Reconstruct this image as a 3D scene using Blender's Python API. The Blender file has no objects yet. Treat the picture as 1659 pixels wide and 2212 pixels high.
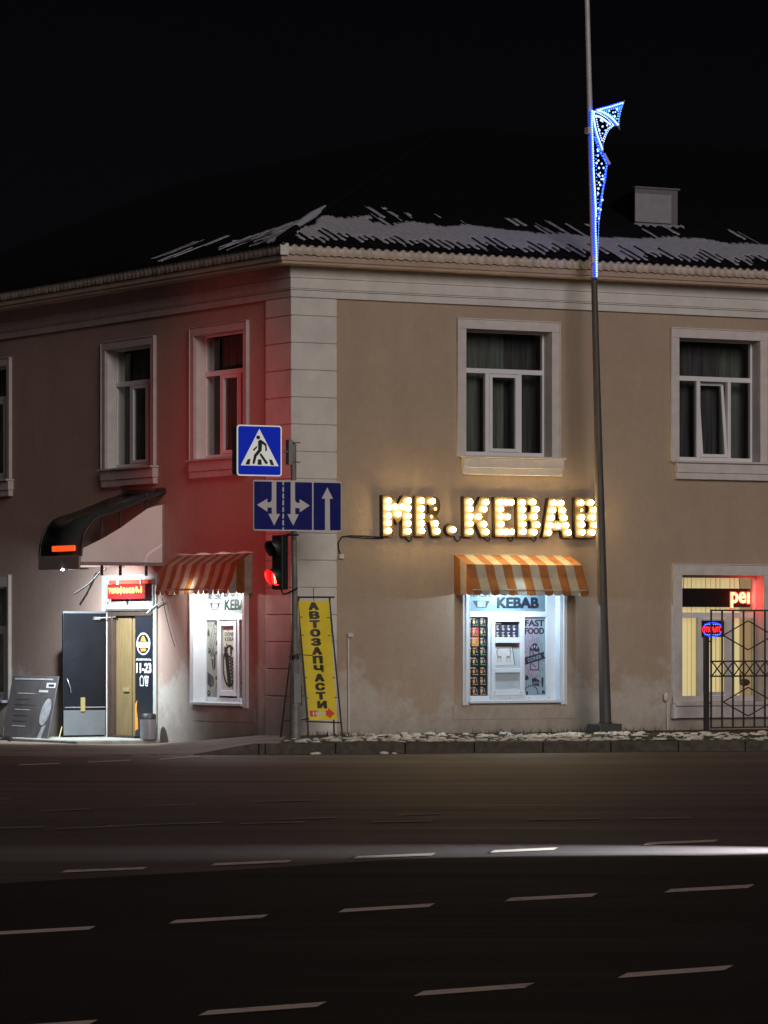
import bpy, bmesh, math, random
from mathutils import Vector, Matrix, Quaternion

random.seed(7)
SC = bpy.context.scene
COL = SC.collection
R = math.radians

# ------------------------------------------------------------------ camera
ZC, FPX, W0, HZ, CX = 1.77, 8500.0, 1659.0, 1370.0, 829.5   # eye height, focal length and horizon measured on the photograph
cam_d = bpy.data.cameras.new('camera')
cam = bpy.data.objects.new('camera', cam_d)
COL.objects.link(cam)
cam.location = (0, 0, ZC)
cam.rotation_euler = (R(90), 0, 0)
cam_d.sensor_fit = 'HORIZONTAL'
cam_d.sensor_width = 36.0
cam_d.lens = 36.0 * FPX / W0
cam_d.shift_y = (HZ - 1106.0) / W0
cam_d.clip_start = 0.5
cam_d.clip_end = 1500
SC.camera = cam

# ------------------------------------------------------------------ sky, street light, exposure
SUN_EL, SUN_AZ = R(17.5), math.atan2(0.31, -0.951)
world = bpy.data.worlds.new('World')
SC.world = world
world.use_nodes = True
nt = world.node_tree
bg = nt.nodes['Background']
sky = nt.nodes.new('ShaderNodeTexSky')
sky.sky_type = 'NISHITA'
sky.sun_disc = False
sky.sun_elevation = SUN_EL
sky.sun_rotation = SUN_AZ
tint = nt.nodes.new('ShaderNodeMix'); tint.data_type = 'RGBA'; tint.blend_type = 'MULTIPLY'; tint.inputs[0].default_value = 1.0
nt.links.new(sky.outputs[0], tint.inputs[6]); tint.inputs[7].default_value = (1.25, 0.80, 1.10, 1)      # town sky glow: a faint violet cast
nt.links.new(tint.outputs[2], bg.inputs[0])
bg.inputs[1].default_value = 0.00035
sl = bpy.data.lights.new('sun', 'SUN')
sl.energy = 1.31
sl.angle = R(24)
sl.color = (1.0, 0.895, 0.845)
sun = bpy.data.objects.new('sun', sl)
COL.objects.link(sun)
tosun = Vector((math.sin(SUN_AZ) * math.cos(SUN_EL), math.cos(SUN_AZ) * math.cos(SUN_EL), math.sin(SUN_EL)))
sun.rotation_euler = tosun.to_track_quat('Z', 'Y').to_euler()
sun.location = (3, -20, 30)
SC.view_settings.view_transform = 'Standard'
SC.view_settings.look = 'None'
SC.view_settings.exposure = 0.0
SC.view_settings.gamma = 1.0
SC.view_settings.use_curve_mapping = False
SC.render.engine = 'CYCLES'
SC.cycles.use_denoising = True
SC.cycles.max_bounces = 6
SC.cycles.transparent_max_bounces = 12
SC.cycles.sample_clamp_indirect = 4.0

# ------------------------------------------------------------------ frames of reference
class Fr:
    """A vertical plane's frame: +x to the viewer's right along it, +y into it, z up."""
    def __init__(s, o, ax):
        n = math.hypot(*ax)
        s.ex = Vector((ax[0] / n, ax[1] / n))
        s.ey = Vector((-s.ex.y, s.ex.x))
        s.o = Vector(o)
        s.yaw = math.atan2(s.ex.y, s.ex.x)
        s.M = Matrix.Translation((o[0], o[1], 0)) @ Matrix.Rotation(s.yaw, 4, 'Z')
    def at(s, px, py, y=0.0):
        """where the measured sight line meets the plane at depth y: (x, z)"""
        u, v = (px - CX) / FPX, (HZ - py) / FPX
        d = Vector((u, 1.0))
        t = (y + s.o.dot(s.ey)) / d.dot(s.ey)
        P = d * t - s.o
        return P.dot(s.ex), ZC + v * t
    def x(s, px, y=0.0): return s.at(px, 1300, y)[0]
    def z(s, px, py, y=0.0): return s.at(px, py, y)[1]
    def w(s, x, y, z): return s.M @ Vector((x, y, z))

O = ((631 - CX) / FPX * 62.5, 62.5)          # the building's corner
FR = Fr(O, (0.879, 0.477))
FL = Fr(O, (0.5166, -0.8563))
FW = Fr((0, 0), (1, 0))
HIPR = (1 - FR.ey.dot(FL.ey)) / FR.ex.dot(FL.ey)
HIPL = (1 - FR.ey.dot(FL.ey)) / FL.ex.dot(FR.ey)
def ground(px, py, z=0.0):
    Y = (ZC - z) * FPX / (py - HZ)
    return (px - CX) / FPX * Y, Y

# ------------------------------------------------------------------ materials
MATS = {}
def base_mat(name):
    m = bpy.data.materials.new(name)
    m.use_nodes = True
    MATS[name] = m
    return m, m.node_tree, m.node_tree.nodes['Principled BSDF']
def noise(nt, scale, detail=5, rough=0.6, vec=None, stretch=None):
    n = nt.nodes.new('ShaderNodeTexNoise')
    n.inputs['Scale'].default_value = scale
    n.inputs['Detail'].default_value = detail
    n.inputs['Roughness'].default_value = rough
    g = nt.nodes.new('ShaderNodeNewGeometry')
    if stretch:
        mp = nt.nodes.new('ShaderNodeMapping')
        mp.inputs['Scale'].default_value = stretch[:3]
        if len(stretch) > 3: mp.inputs['Rotation'].default_value = (0, 0, stretch[3])
        nt.links.new(g.outputs['Position'], mp.inputs['Vector'])
        nt.links.new(mp.outputs[0], n.inputs['Vector'])
    else:
        nt.links.new(g.outputs['Position'], n.inputs['Vector'])
    return n
def ramp(nt, src, a, b, ca, cb):
    r = nt.nodes.new('ShaderNodeValToRGB')
    r.color_ramp.elements[0].position = a
    r.color_ramp.elements[1].position = b
    r.color_ramp.elements[0].color = (*ca, 1) if len(ca) == 3 else ca
    r.color_ramp.elements[1].color = (*cb, 1) if len(cb) == 3 else cb
    nt.links.new(src, r.inputs[0])
    return r
def mix(nt, fac, a, b, mode='MIX'):
    m = nt.nodes.new('ShaderNodeMix')
    m.data_type = 'RGBA'
    m.blend_type = mode
    for k, v in ((0, fac), (6, a), (7, b)):
        if hasattr(v, 'node'): nt.links.new(v, m.inputs[k])
        elif isinstance(v, tuple): m.inputs[k].default_value = (*v, 1)
        else: m.inputs[k].default_value = v
    return m.outputs[2]
def mat(name, col, rough=0.6, metal=0.0, var=0.15, scale=6.0, bump=0.0, bscale=40.0, stretch=None, emit=None, es=1.0, spec=0.5):
    m, nt, p = base_mat(name)
    p.inputs['Roughness'].default_value = rough
    p.inputs['Metallic'].default_value = metal
    p.inputs['Specular IOR Level'].default_value = spec
    if var:
        n = noise(nt, scale, stretch=stretch)
        r = ramp(nt, n.outputs[0], 0.3, 0.7, tuple(c * (1 - var) for c in col), tuple(min(1, c * (1 + var)) for c in col))
        nt.links.new(r.outputs[0], p.inputs['Base Color'])
        r2 = ramp(nt, n.outputs[0], 0.25, 0.75, (min(1, rough * 1.15),) * 3, (rough * 0.85,) * 3)
        nt.links.new(r2.outputs[0], p.inputs['Roughness'])
    else:
        p.inputs['Base Color'].default_value = (*col, 1)
    if bump:
        nb = noise(nt, bscale, 6)
        b = nt.nodes.new('ShaderNodeBump')
        b.inputs['Strength'].default_value = bump
        b.inputs['Distance'].default_value = 0.01
        nt.links.new(nb.outputs[0], b.inputs['Height'])
        nt.links.new(b.outputs[0], p.inputs['Normal'])
    if emit:
        p.inputs['Emission Color'].default_value = (*emit, 1)
        p.inputs['Emission Strength'].default_value = es
    return m

def plaster(name, col, patch, zlim, stain=(0.10, 0.085, 0.07)):
    m, nt, p = base_mat(name)
    p.inputs['Roughness'].default_value = 0.88
    p.inputs['Specular IOR Level'].default_value = 0.25
    n1 = noise(nt, 0.7, 6, 0.65)
    c = ramp(nt, n1.outputs[0], 0.3, 0.72, tuple(x * 0.86 for x in col), tuple(x * 1.08 for x in col)).outputs[0]
    n2 = noise(nt, 9, 6, 0.7)
    c = mix(nt, 0.35, c, ramp(nt, n2.outputs[0], 0.25, 0.75, tuple(x * 0.8 for x in col), tuple(x * 1.15 for x in col)).outputs[0])
    g = nt.nodes.new('ShaderNodeNewGeometry')
    s = nt.nodes.new('ShaderNodeSeparateXYZ')
    nt.links.new(g.outputs['Position'], s.inputs[0])
    # pale whitewash repairs with ragged edges, only low on the wall
    n3 = noise(nt, 0.85, 8, 0.72)
    ad = nt.nodes.new('ShaderNodeMath'); ad.operation = 'MULTIPLY_ADD'
    nt.links.new(s.outputs[2], ad.inputs[0]); ad.inputs[1].default_value = -0.22; nt.links.new(n3.outputs[0], ad.inputs[2])
    f = ramp(nt, ad.outputs[0], zlim, zlim + 0.12, (0, 0, 0), (0.85, 0.85, 0.85)).outputs[0]
    c = mix(nt, f, c, patch)
    # splash dirt along the foot
    n4 = noise(nt, 3.0, 6, 0.7)
    a2 = nt.nodes.new('ShaderNodeMath'); a2.operation = 'MULTIPLY_ADD'
    nt.links.new(s.outputs[2], a2.inputs[0]); a2.inputs[1].default_value = -0.75; nt.links.new(n4.outputs[0], a2.inputs[2])
    f2 = ramp(nt, a2.outputs[0], 0.05, 0.42, (0, 0, 0), (0.36, 0.36, 0.36)).outputs[0]
    c = mix(nt, f2, c, stain)
    # faint vertical water streaks
    n5 = noise(nt, 1.0, 5, 0.7, stretch=(1.6, 1.6, 0.22))
    c = mix(nt, 0.20, c, ramp(nt, n5.outputs[0], 0.35, 0.7, (0.6, 0.58, 0.55), (1, 1, 1)).outputs[0], 'MULTIPLY')
    nt.links.new(c, p.inputs['Base Color'])
    nb = noise(nt, 14, 8, 0.7)
    b = nt.nodes.new('ShaderNodeBump'); b.inputs['Strength'].default_value = 0.35; b.inputs['Distance'].default_value = 0.02
    nt.links.new(nb.outputs[0], b.inputs['Height']); nt.links.new(b.outputs[0], p.inputs['Normal'])
    return m

TAN = (0.37, 0.287, 0.215)
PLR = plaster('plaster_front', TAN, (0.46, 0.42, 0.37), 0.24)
PLL = plaster('plaster_side', (0.34, 0.235, 0.200), (0.44, 0.40, 0.37), 0.24)  # front plaster again, with the side's dimmer light put into the colour
WHITE = mat('white_plaster', (0.54, 0.52, 0.49), 0.85, var=0.10, scale=2.5, bump=0.25, bscale=18, spec=0.25)
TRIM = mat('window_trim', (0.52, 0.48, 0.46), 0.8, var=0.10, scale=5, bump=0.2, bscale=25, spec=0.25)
TRIML = mat('side_window_trim', (0.37, 0.32, 0.31), 0.8, var=0.10, scale=5, bump=0.2, bscale=25, spec=0.25)  # front trim darkened: the side's dimness is in the colour
FRIEZEL = mat('dim_side_frieze', (0.38, 0.31, 0.29), 0.8, var=0.10, scale=3, spec=0.25)  # front frieze darkened to the tone of the dim side
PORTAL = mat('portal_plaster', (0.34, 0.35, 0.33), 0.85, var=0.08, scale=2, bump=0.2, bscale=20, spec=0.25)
QUOINL = mat('side_quoin_plaster', (0.46, 0.40, 0.38), 0.85, var=0.12, scale=2.5, bump=0.25, bscale=18, spec=0.25)  # front quoin plaster, darkened for the dimmer light on the side
SOFFIT = mat('cornice_paint', (0.36, 0.27, 0.21), 0.8, var=0.12, scale=2)
GUTTER = mat('eave_sheet', (0.42, 0.36, 0.31), 0.6, var=0.25, scale=5, stretch=(1, 1, 0.3))
ROOF = mat('roof_slate', (0.0035, 0.0035, 0.0045), 0.9, var=0.3, scale=3, spec=0.1)  # near-black: the unlit roof's darkness is put into the colour
SNOW = mat('snow', (0.325, 0.325, 0.365), 0.9, var=0.12, scale=8, bump=0.4, bscale=25, spec=0.2)
SNOWG = mat('trodden_snow', (0.60, 0.58, 0.54), 0.9, var=0.35, scale=7, bump=0.5, bscale=30, spec=0.2)
PVC = mat('window_plastic', (0.62, 0.62, 0.63), 0.45, var=0.05, scale=4)
PVCW = mat('white_window_plastic', (0.62, 0.67, 0.72), 0.4, var=0.05, scale=4)
DARKROOM = mat('dark_room', (0.010, 0.010, 0.010), 0.9, var=0)
CURT = mat('grey_curtain', (0.11, 0.12, 0.11), 0.9, var=0.4, scale=3, stretch=(6, 6, 0.3))
CURTB = mat('dark_curtain', (0.055, 0.052, 0.058), 0.9, var=0.5, scale=3, stretch=(8, 8, 0.3))
CURTN = mat('net_curtain', (0.30, 0.27, 0.26), 0.9, var=0.4, scale=3, stretch=(5, 5, 1))
STEEL = mat('galvanised_steel', (0.30, 0.30, 0.30), 0.45, 0.6, var=0.2, scale=6)
DKSHAFT = mat('unlit_shaft_grey', (0.055, 0.055, 0.050), 0.55, 0.0, var=0.25, scale=5, stretch=(4, 4, 0.6))  # dark grey: the lack of lamp light low down is in the colour
POLEUP = mat('lamplit_shaft_grey', (0.42, 0.40, 0.40), 0.55, 0.2, var=0.12, scale=3)  # pale grey: lamp light on the upper shaft is in the colour
POLEG = mat('sign_pole_grey', (0.16, 0.15, 0.14), 0.6, 0.2, var=0.25, scale=5)
BLACK = mat('black_plastic', (0.012, 0.012, 0.012), 0.5, var=0)
IRON = mat('painted_iron', (0.022, 0.019, 0.018), 0.55, 0.0, var=0.2, scale=12)
SIGNBLUE = mat('reflective_blue', (0.002, 0.006, 0.125), 0.4, var=0.06, scale=5)
SIGNWHITE = mat('reflective_white', (0.52, 0.50, 0.50), 0.45, var=0.06, scale=5)
BOXBLUE = mat('lit_sign_blue', (0.003, 0.010, 0.25), 0.35, var=0, emit=(0.0, 0.012, 0.26), es=0.75)
BOXWHITE = mat('lit_sign_white', (0.6, 0.6, 0.58), 0.4, var=0, emit=(1.0, 1.0, 0.95), es=0.26)
BOXGREY = mat('sign_box_grey', (0.05, 0.055, 0.05), 0.5, var=0.1)
INK = mat('black_ink', (0.010, 0.010, 0.011), 0.55, var=0)
INKN = mat('navy_ink', (0.02, 0.022, 0.04), 0.5, var=0)
YELLOW = mat('yellow_banner', (0.72, 0.56, 0.025), 0.55, var=0.08, scale=3)
BANINK = mat('banner_ink', (0.035, 0.026, 0.012), 0.55, var=0)
REDP = mat('red_print', (0.62, 0.06, 0.03), 0.55, var=0.05)
WHITEP = mat('white_print', (0.6, 0.6, 0.6), 0.5, var=0)
LEATHER = mat('door_skin', (0.006, 0.007, 0.010), 0.30, var=0.3, scale=2.0, bump=0.12, bscale=4, spec=0.35)
KICK = mat('brushed_zinc', (0.17, 0.185, 0.20), 0.5, 0.55, var=0.15, scale=3)
BROWN = mat('brown_frame', (0.045, 0.027, 0.02), 0.5, var=0.25, scale=6)
WOOD = mat('oak_veneer', (0.165, 0.112, 0.05), 0.55, var=0.28, scale=3.0, stretch=(14, 14, 0.9))
POSTERBLK = mat('black_poster', (0.010, 0.011, 0.016), 0.35, var=0.2)
BRASS = mat('brass', (0.6, 0.5, 0.22), 0.35, 0.7, var=0.1)
ZINC = mat('bin_metal', (0.24, 0.24, 0.26), 0.45, 0.5, var=0.15, scale=8, stretch=(3, 3, 0.3))
CONC = mat('concrete_step', (0.27, 0.27, 0.245), 0.9, var=0.2, scale=5, bump=0.4, bscale=30, spec=0.2)
KERB = mat('kerb_granite', (0.070, 0.060, 0.050), 0.85, var=0.3, scale=9, bump=0.4, bscale=40, spec=0.25)
BOARD = mat('grey_board', (0.095, 0.082, 0.086), 0.6, var=0.25, scale=2.5)
BOARDP = mat('faded_print', (0.40, 0.40, 0.44), 0.6, var=0.25, scale=9)
CABLE = mat('black_cable', (0.018, 0.016, 0.016), 0.6, var=0)
CABLEW = mat('pale_cable', (0.5, 0.49, 0.46), 0.6, var=0)
CANSHEET = mat('smoked_polycarbonate', (0.032, 0.040, 0.038), 0.28, var=0.2)
CANWHITE = mat('white_sheet', (0.62, 0.59, 0.57), 0.6, var=0.05, scale=2)
CANBEAM = mat('pale_beam', (0.20, 0.17, 0.16), 0.6, var=0.1)
CLOTHO = mat('orange_stripe', (0.235, 0.080, 0.018), 0.75, var=0.22, scale=5, bump=0.5, bscale=7)
CLOTHW = mat('cream_stripe', (0.31, 0.28, 0.225), 0.75, var=0.18, scale=5, bump=0.5, bscale=7)
for m in (CLOTHO, CLOTHW):
    nt_ = m.node_tree; p_ = nt_.nodes['Principled BSDF']
    tr = nt_.nodes.new('ShaderNodeBsdfTranslucent')
    src = p_.inputs['Base Color'].links[0].from_socket
    nt_.links.new(src, tr.inputs[0])
    ms = nt_.nodes.new('ShaderNodeMixShader'); ms.inputs[0].default_value = 0.035
    out = nt_.nodes['Material Output']
    nt_.links.new(p_.outputs[0], ms.inputs[1]); nt_.links.new(tr.outputs[0], ms.inputs[2]); nt_.links.new(ms.outputs[0], out.inputs[0])
FILMW = mat('white_window_film', (0.37, 0.41, 0.42), 0.4, var=0.05, scale=3)
FILMB = mat('pale_blue_film', (0.27, 0.36, 0.46), 0.35, var=0.12, scale=1.5)
FILMG = mat('beige_film', (0.40, 0.395, 0.35), 0.4, var=0.06, scale=2)
FILMP = mat('lilac_film', (0.32, 0.285, 0.37), 0.4, var=0.10, scale=2)
FILMT = mat('teal_grey_film', (0.24, 0.33, 0.39), 0.4, var=0.15, scale=2)
FROST = mat('frosted_film', (0.38, 0.44, 0.48), 0.5, var=0.10, scale=2)
MENUK = mat('menu_black', (0.012, 0.009, 0.009), 0.4, var=0.3)
P_ORA = mat('print_orange', (0.62, 0.22, 0.03), 0.5, var=0.3, scale=40)
P_YEL = mat('print_yellow', (0.55, 0.45, 0.04), 0.5, var=0.3, scale=40)
P_TAN = mat('print_tan', (0.52, 0.36, 0.22), 0.5, var=0.3, scale=40)
P_GRN = mat('print_green', (0.12, 0.34, 0.20), 0.5, var=0.2)
P_GRY = mat('print_grey', (0.22, 0.22, 0.25), 0.5, var=0.3, scale=40)
P_RED = mat('print_red', (0.5, 0.03, 0.025), 0.5, var=0.2)
P_MAG = mat('print_magenta', (0.12, 0.06, 0.09), 0.5, var=0.1)
P_TEAL = mat('print_teal', (0.05, 0.25, 0.22), 0.5, var=0)
LETTER = mat('letter_plate', (0.034, 0.020, 0.0030), 0.5, 0.0, var=0.08)
BULB = mat('bulb_glow', (1, 0.9, 0.7), 0.3, var=0, emit=(1.0, 0.72, 0.30), es=62)
BULBDIM = mat('bulb_dim', (1, 0.8, 0.5), 0.3, var=0, emit=(1.0, 0.66, 0.22), es=1.6)
LEDW = mat('led_white', (0.8, 0.9, 1), 0.4, var=0, emit=(0.30, 0.50, 1.0), es=2.5)
LEDB = mat('led_blue', (0.1, 0.2, 1), 0.4, var=0, emit=(0.006, 0.03, 1.0), es=6)
LEDC = mat('led_cyan', (0.2, 0.6, 1), 0.4, var=0, emit=(0.05, 0.24, 1.0), es=2.8)
LEDRED = mat('led_red', (1, 0.1, 0.1), 0.4, var=0, emit=(1.0, 0.012, 0.02), es=2.2)
LEDREDF = mat('led_panel_red', (0.2, 0.01, 0.01), 0.4, var=0, emit=(1.0, 0.008, 0.02), es=0.5)
LEDAMB = mat('led_amber', (1, 0.5, 0.1), 0.4, var=0, emit=(1.0, 0.50, 0.06), es=1.3)
LEDHOT = mat('led_hot', (1, 0.6, 0.3), 0.4, var=0, emit=(1.0, 0.52, 0.22), es=3.2)
LEDCOOL = mat('floodlight_glow', (1, 1, 1), 0.4, var=0, emit=(0.82, 0.93, 1.0), es=40)
SIGNALRED = mat('signal_lens', (0.5, 0.01, 0.01), 0.3, var=0, emit=(1.0, 0.012, 0.02), es=4.0)
ORANGEGLOW = mat('sign_glow_strip', (0.6, 0.1, 0.03), 0.4, var=0, emit=(1.0, 0.10, 0.02), es=0.95)  # glow stands for sign light shining through the sheet
PANELBLK = mat('led_board_black', (0.010, 0.006, 0.006), 0.4, var=0)
BLINDS = mat('lit_blind', (0.5, 0.45, 0.3), 0.8, var=0.05, emit=(1.0, 0.78, 0.38), es=0.62)  # room light put in as the slats' own glow
BLINDE = mat('blind_edge', (0.3, 0.25, 0.15), 0.8, var=0.05, emit=(1.0, 0.70, 0.30), es=0.22)  # dimmer own glow: the shade between slats is put in
ROOMWALL = mat('lit_room_wall', (0.5, 0.42, 0.3), 0.8, var=0.08, emit=(1.0, 0.66, 0.34), es=0.30)  # interior lighting given as the wall's own glow
SKYL = mat('dormer_sheet', (0.21, 0.205, 0.22), 0.6, var=0.1)
SKYLD = mat('dormer_frame', (0.11, 0.105, 0.11), 0.6, var=0.1)
GRASS = mat('dry_grass', (0.035, 0.04, 0.018), 0.8, var=0.4)
def worn(name, paint, under, lo, hi):
    m, nt, p = base_mat(name); p.inputs['Roughness'].default_value = .8
    n1 = noise(nt, 14, 8, .75); n2 = noise(nt, 2.2, 4, .6)
    ad = nt.nodes.new('ShaderNodeMath'); ad.operation = 'MULTIPLY_ADD'; nt.links.new(n2.outputs[0], ad.inputs[0]); ad.inputs[1].default_value = .8; nt.links.new(n1.outputs[0], ad.inputs[2])
    nt.links.new(ramp(nt, ad.outputs[0], lo, hi, under, paint).outputs[0], p.inputs['Base Color']); return m
PAINTL = worn('worn_road_paint', (0.60, 0.47, 0.41), (0.05, 0.04, 0.04), .62, .86)
PAINTF = worn('faded_road_paint', (0.26, 0.21, 0.19), (0.11, 0.09, 0.085), .70, 1.0)

def glass(name, tint, refl=0.06):
    m = bpy.data.materials.new(name); m.use_nodes = True
    nt = m.node_tree; nt.nodes.remove(nt.nodes['Principled BSDF'])
    t = nt.nodes.new('ShaderNodeBsdfTransparent'); t.inputs[0].default_value = (*tint, 1)
    gl = nt.nodes.new('ShaderNodeBsdfGlossy'); gl.inputs['Roughness'].default_value = 0.03
    lw = nt.nodes.new('ShaderNodeLayerWeight'); lw.inputs[0].default_value = 0.5
    pw = nt.nodes.new('ShaderNodeMath'); pw.operation = 'POWER'; pw.inputs[1].default_value = 5.0
    nt.links.new(lw.outputs['Facing'], pw.inputs[0])
    fr = nt.nodes.new('ShaderNodeMath'); fr.operation = 'MULTIPLY_ADD'; fr.inputs[1].default_value = 0.9; fr.inputs[2].default_value = 0.045
    nt.links.new(pw.outputs[0], fr.inputs[0])
    ms = nt.nodes.new('ShaderNodeMixShader')
    nt.links.new(fr.outputs[0], ms.inputs[0]); nt.links.new(t.outputs[0], ms.inputs[1]); nt.links.new(gl.outputs[0], ms.inputs[2])
    nt.links.new(ms.outputs[0], nt.nodes['Material Output'].inputs[0])
    return m
GLASS = glass('window_glass', (0.82, 0.86, 0.84))

def asphalt(name, col, streak, rough):
    m, nt, p = base_mat(name)
    ang = -0.36
    n1 = noise(nt, 1.0, 7, 0.7, stretch=(0.10, 1.5, 1, ang))
    c = ramp(nt, n1.outputs[0], 0.32, 0.70, tuple(x * (1 - streak) for x in col), tuple(x * (1 + streak) for x in col)).outputs[0]
    n2 = noise(nt, 60, 4, 0.7)
    c = mix(nt, 0.5, c, ramp(nt, n2.outputs[0], 0.3, 0.75, tuple(x * 0.5 for x in col), tuple(x * 1.7 for x in col)).outputs[0])
    n3 = noise(nt, 1.0, 5, 0.6, stretch=(0.05, 0.5, 1, ang))
    c = mix(nt, 0.55, c, ramp(nt, n3.outputs[0], 0.35, 0.65, (0.45, 0.45, 0.46), (1.5, 1.45, 1.4)).outputs[0], 'MULTIPLY')
    nt.links.new(c, p.inputs['Base Color'])
    r = ramp(nt, n1.outputs[0], 0.3, 0.7, (min(1, rough * 1.15),) * 3, (rough * 0.82,) * 3)
    nt.links.new(r.outputs[0], p.inputs['Roughness'])
    p.inputs['Specular IOR Level'].default_value = 0.22
    b = nt.nodes.new('ShaderNodeBump'); b.inputs['Strength'].default_value = 0.5; b.inputs['Distance'].default_value = 0.01
    nt.links.new(n2.outputs[0], b.inputs['Height']); nt.links.new(b.outputs[0], p.inputs['Normal'])
    return m
ASPH = asphalt('road_asphalt', (0.096, 0.070, 0.069), 0.45, 0.7)
ASPHD = asphalt('near_asphalt', (0.0150, 0.0110, 0.0116), 0.35, 0.8)
PAVE = asphalt('pavement_asphalt', (0.17, 0.128, 0.112), 0.4, 0.8)

# ------------------------------------------------------------------ mesh builder
WM = {}          # world matrix of every object built
LEVEL = {}
class MB:
    def __init__(s): s.v, s.f, s.m, s.mats, s.sm = [], [], [], [], []
    def mi(s, m):
        if m not in s.mats: s.mats.append(m)
        return s.mats.index(m)
    def add(s, vs, fs, m, smooth=False):
        b = len(s.v); s.v += [tuple(v) for v in vs]; i = s.mi(m)
        for f in fs: s.f.append([b + k for k in f]); s.m.append(i); s.sm.append(smooth)
        return s
    def box(s, x0, x1, y0, y1, z0, z1, m):
        x0, x1 = min(x0, x1), max(x0, x1); y0, y1 = min(y0, y1), max(y0, y1); z0, z1 = min(z0, z1), max(z0, z1)
        return s.add([(x0, y0, z0), (x1, y0, z0), (x1, y1, z0), (x0, y1, z0), (x0, y0, z1), (x1, y0, z1), (x1, y1, z1), (x0, y1, z1)],
                     [(0, 1, 5, 4), (1, 2, 6, 5), (2, 3, 7, 6), (3, 0, 4, 7), (4, 5, 6, 7), (3, 2, 1, 0)], m)
    def hexa(s, a, b, m):
        """two quads a (bottom) and b (top), four points each"""
        return s.add(list(a) + list(b), [(0, 1, 5, 4), (1, 2, 6, 5), (2, 3, 7, 6), (3, 0, 4, 7), (4, 5, 6, 7), (3, 2, 1, 0)], m)
    def poly(s, pts, m): return s.add(pts, [tuple(range(len(pts)))], m)
    def flat(s, pts, y, m): return s.poly([(x, y, z) for x, z in pts], m)
    def rect(s, x0, x1, z0, z1, y, m): return s.flat([(x0, z0), (x1, z0), (x1, z1), (x0, z1)], y, m)
    def disc(s, cx, cz, rx, rz, y, m, n=16, a0=0, a1=6.28318):
        return s.flat([(cx + rx * math.cos(a0 + (a1 - a0) * i / n), cz + rz * math.sin(a0 + (a1 - a0) * i / n)) for i in range(n if a1 - a0 > 6.2 else n + 1)], y, m)
    def stroke(s, pts, w, y, m):
        for (ax, az), (bx, bz) in zip(pts[:-1], pts[1:]):
            d = math.hypot(bx - ax, bz - az) or 1e-6
            nx, nz = -(bz - az) / d * w / 2, (bx - ax) / d * w / 2
            ex, ez = (bx - ax) / d * w * .3, (bz - az) / d * w * .3
            s.flat([(ax + nx - ex, az + nz - ez), (ax - nx - ex, az - nz - ez), (bx - nx + ex, bz - nz + ez), (bx + nx + ex, bz + nz + ez)], y, m)
            y -= 0.00012
        return s
    def prism(s, pts, y0, y1, m):
        n = len(pts)
        return s.add([(x, y0, z) for x, z in pts] + [(x, y1, z) for x, z in pts],
                     [tuple(range(n)), tuple(range(2 * n - 1, n - 1, -1))] + [(i, i + n, (i + 1) % n + n, (i + 1) % n) for i in range(n)], m)
    def tube(s, pts, r, m, n=8, cap=True):
        pts = [Vector(p) for p in pts]; rs = r if isinstance(r, (list, tuple)) else [r] * len(pts)
        vs, fs = [], []; up = Vector((0, 0, 1))
        for i, p in enumerate(pts):
            t = (pts[min(i + 1, len(pts) - 1)] - pts[max(i - 1, 0)]).normalized()
            a = t.cross(up if abs(t.z) < 0.95 else Vector((1, 0, 0))).normalized(); b = t.cross(a)
            if i and (a.dot(pa) < 0): a, b = -a, -b
            pa = a
            for k in range(n):
                q = 2 * math.pi * k / n
                vs.append(p + (a * math.cos(q) + b * math.sin(q)) * rs[i])
        for i in range(len(pts) - 1):
            for k in range(n):
                fs.append((i * n + k, i * n + (k + 1) % n, (i + 1) * n + (k + 1) % n, (i + 1) * n + k))
        s.add(vs, fs, m, True)
        if cap:
            s.poly(vs[:n], m); s.poly(vs[-n:], m)
        return s
    def ball(s, c, r, m, seg=8, rings=6, sq=(1, 1, 1)):
        vs = [(c[0], c[1], c[2] + r * sq[2])]; fs = []
        for i in range(1, rings):
            t = math.pi * i / rings
            for k in range(seg):
                q = 2 * math.pi * k / seg
                vs.append((c[0] + r * sq[0] * math.sin(t) * math.cos(q), c[1] + r * sq[1] * math.sin(t) * math.sin(q), c[2] + r * sq[2] * math.cos(t)))
        vs.append((c[0], c[1], c[2] - r * sq[2]))
        for k in range(seg): fs.append((0, 1 + k, 1 + (k + 1) % seg))
        for i in range(rings - 2):
            for k in range(seg):
                a = 1 + i * seg
                fs.append((a + k, a + seg + k, a + seg + (k + 1) % seg, a + (k + 1) % seg))
        a = 1 + (rings - 2) * seg
        for k in range(seg): fs.append((a + k, len(vs) - 1, a + (k + 1) % seg))
        return s.add(vs, fs, m, True)
    def text(s, body, x0, x1, z0, z1, y, m, bold=0.0, depth=0.0, ang=0.0, fat=None):
        fat = bold if fat is None else fat; bold = 0.004
        cu = bpy.data.curves.new('lettering', 'FONT'); cu.body = body; cu.offset = bold; cu.resolution_u = 3; cu.extrude = depth
        ob = bpy.data.objects.new('lettering', cu)
        me = bpy.data.meshes.new_from_object(ob)
        vs = [v.co.copy() for v in me.vertices]; fs = [tuple(p.vertices) for p in me.polygons]
        bpy.data.objects.remove(ob); bpy.data.meshes.remove(me); bpy.data.curves.remove(cu)
        if not vs: return s
        a0, a1 = min(v.x for v in vs), max(v.x for v in vs); b0, b1 = min(v.y for v in vs), max(v.y for v in vs)
        cx, cz = (x0 + x1) / 2, (z0 + z1) / 2; ca, sa = math.cos(ang), math.sin(ang)
        out = []
        fx = fat * (z1 - z0) * 1.1
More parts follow.
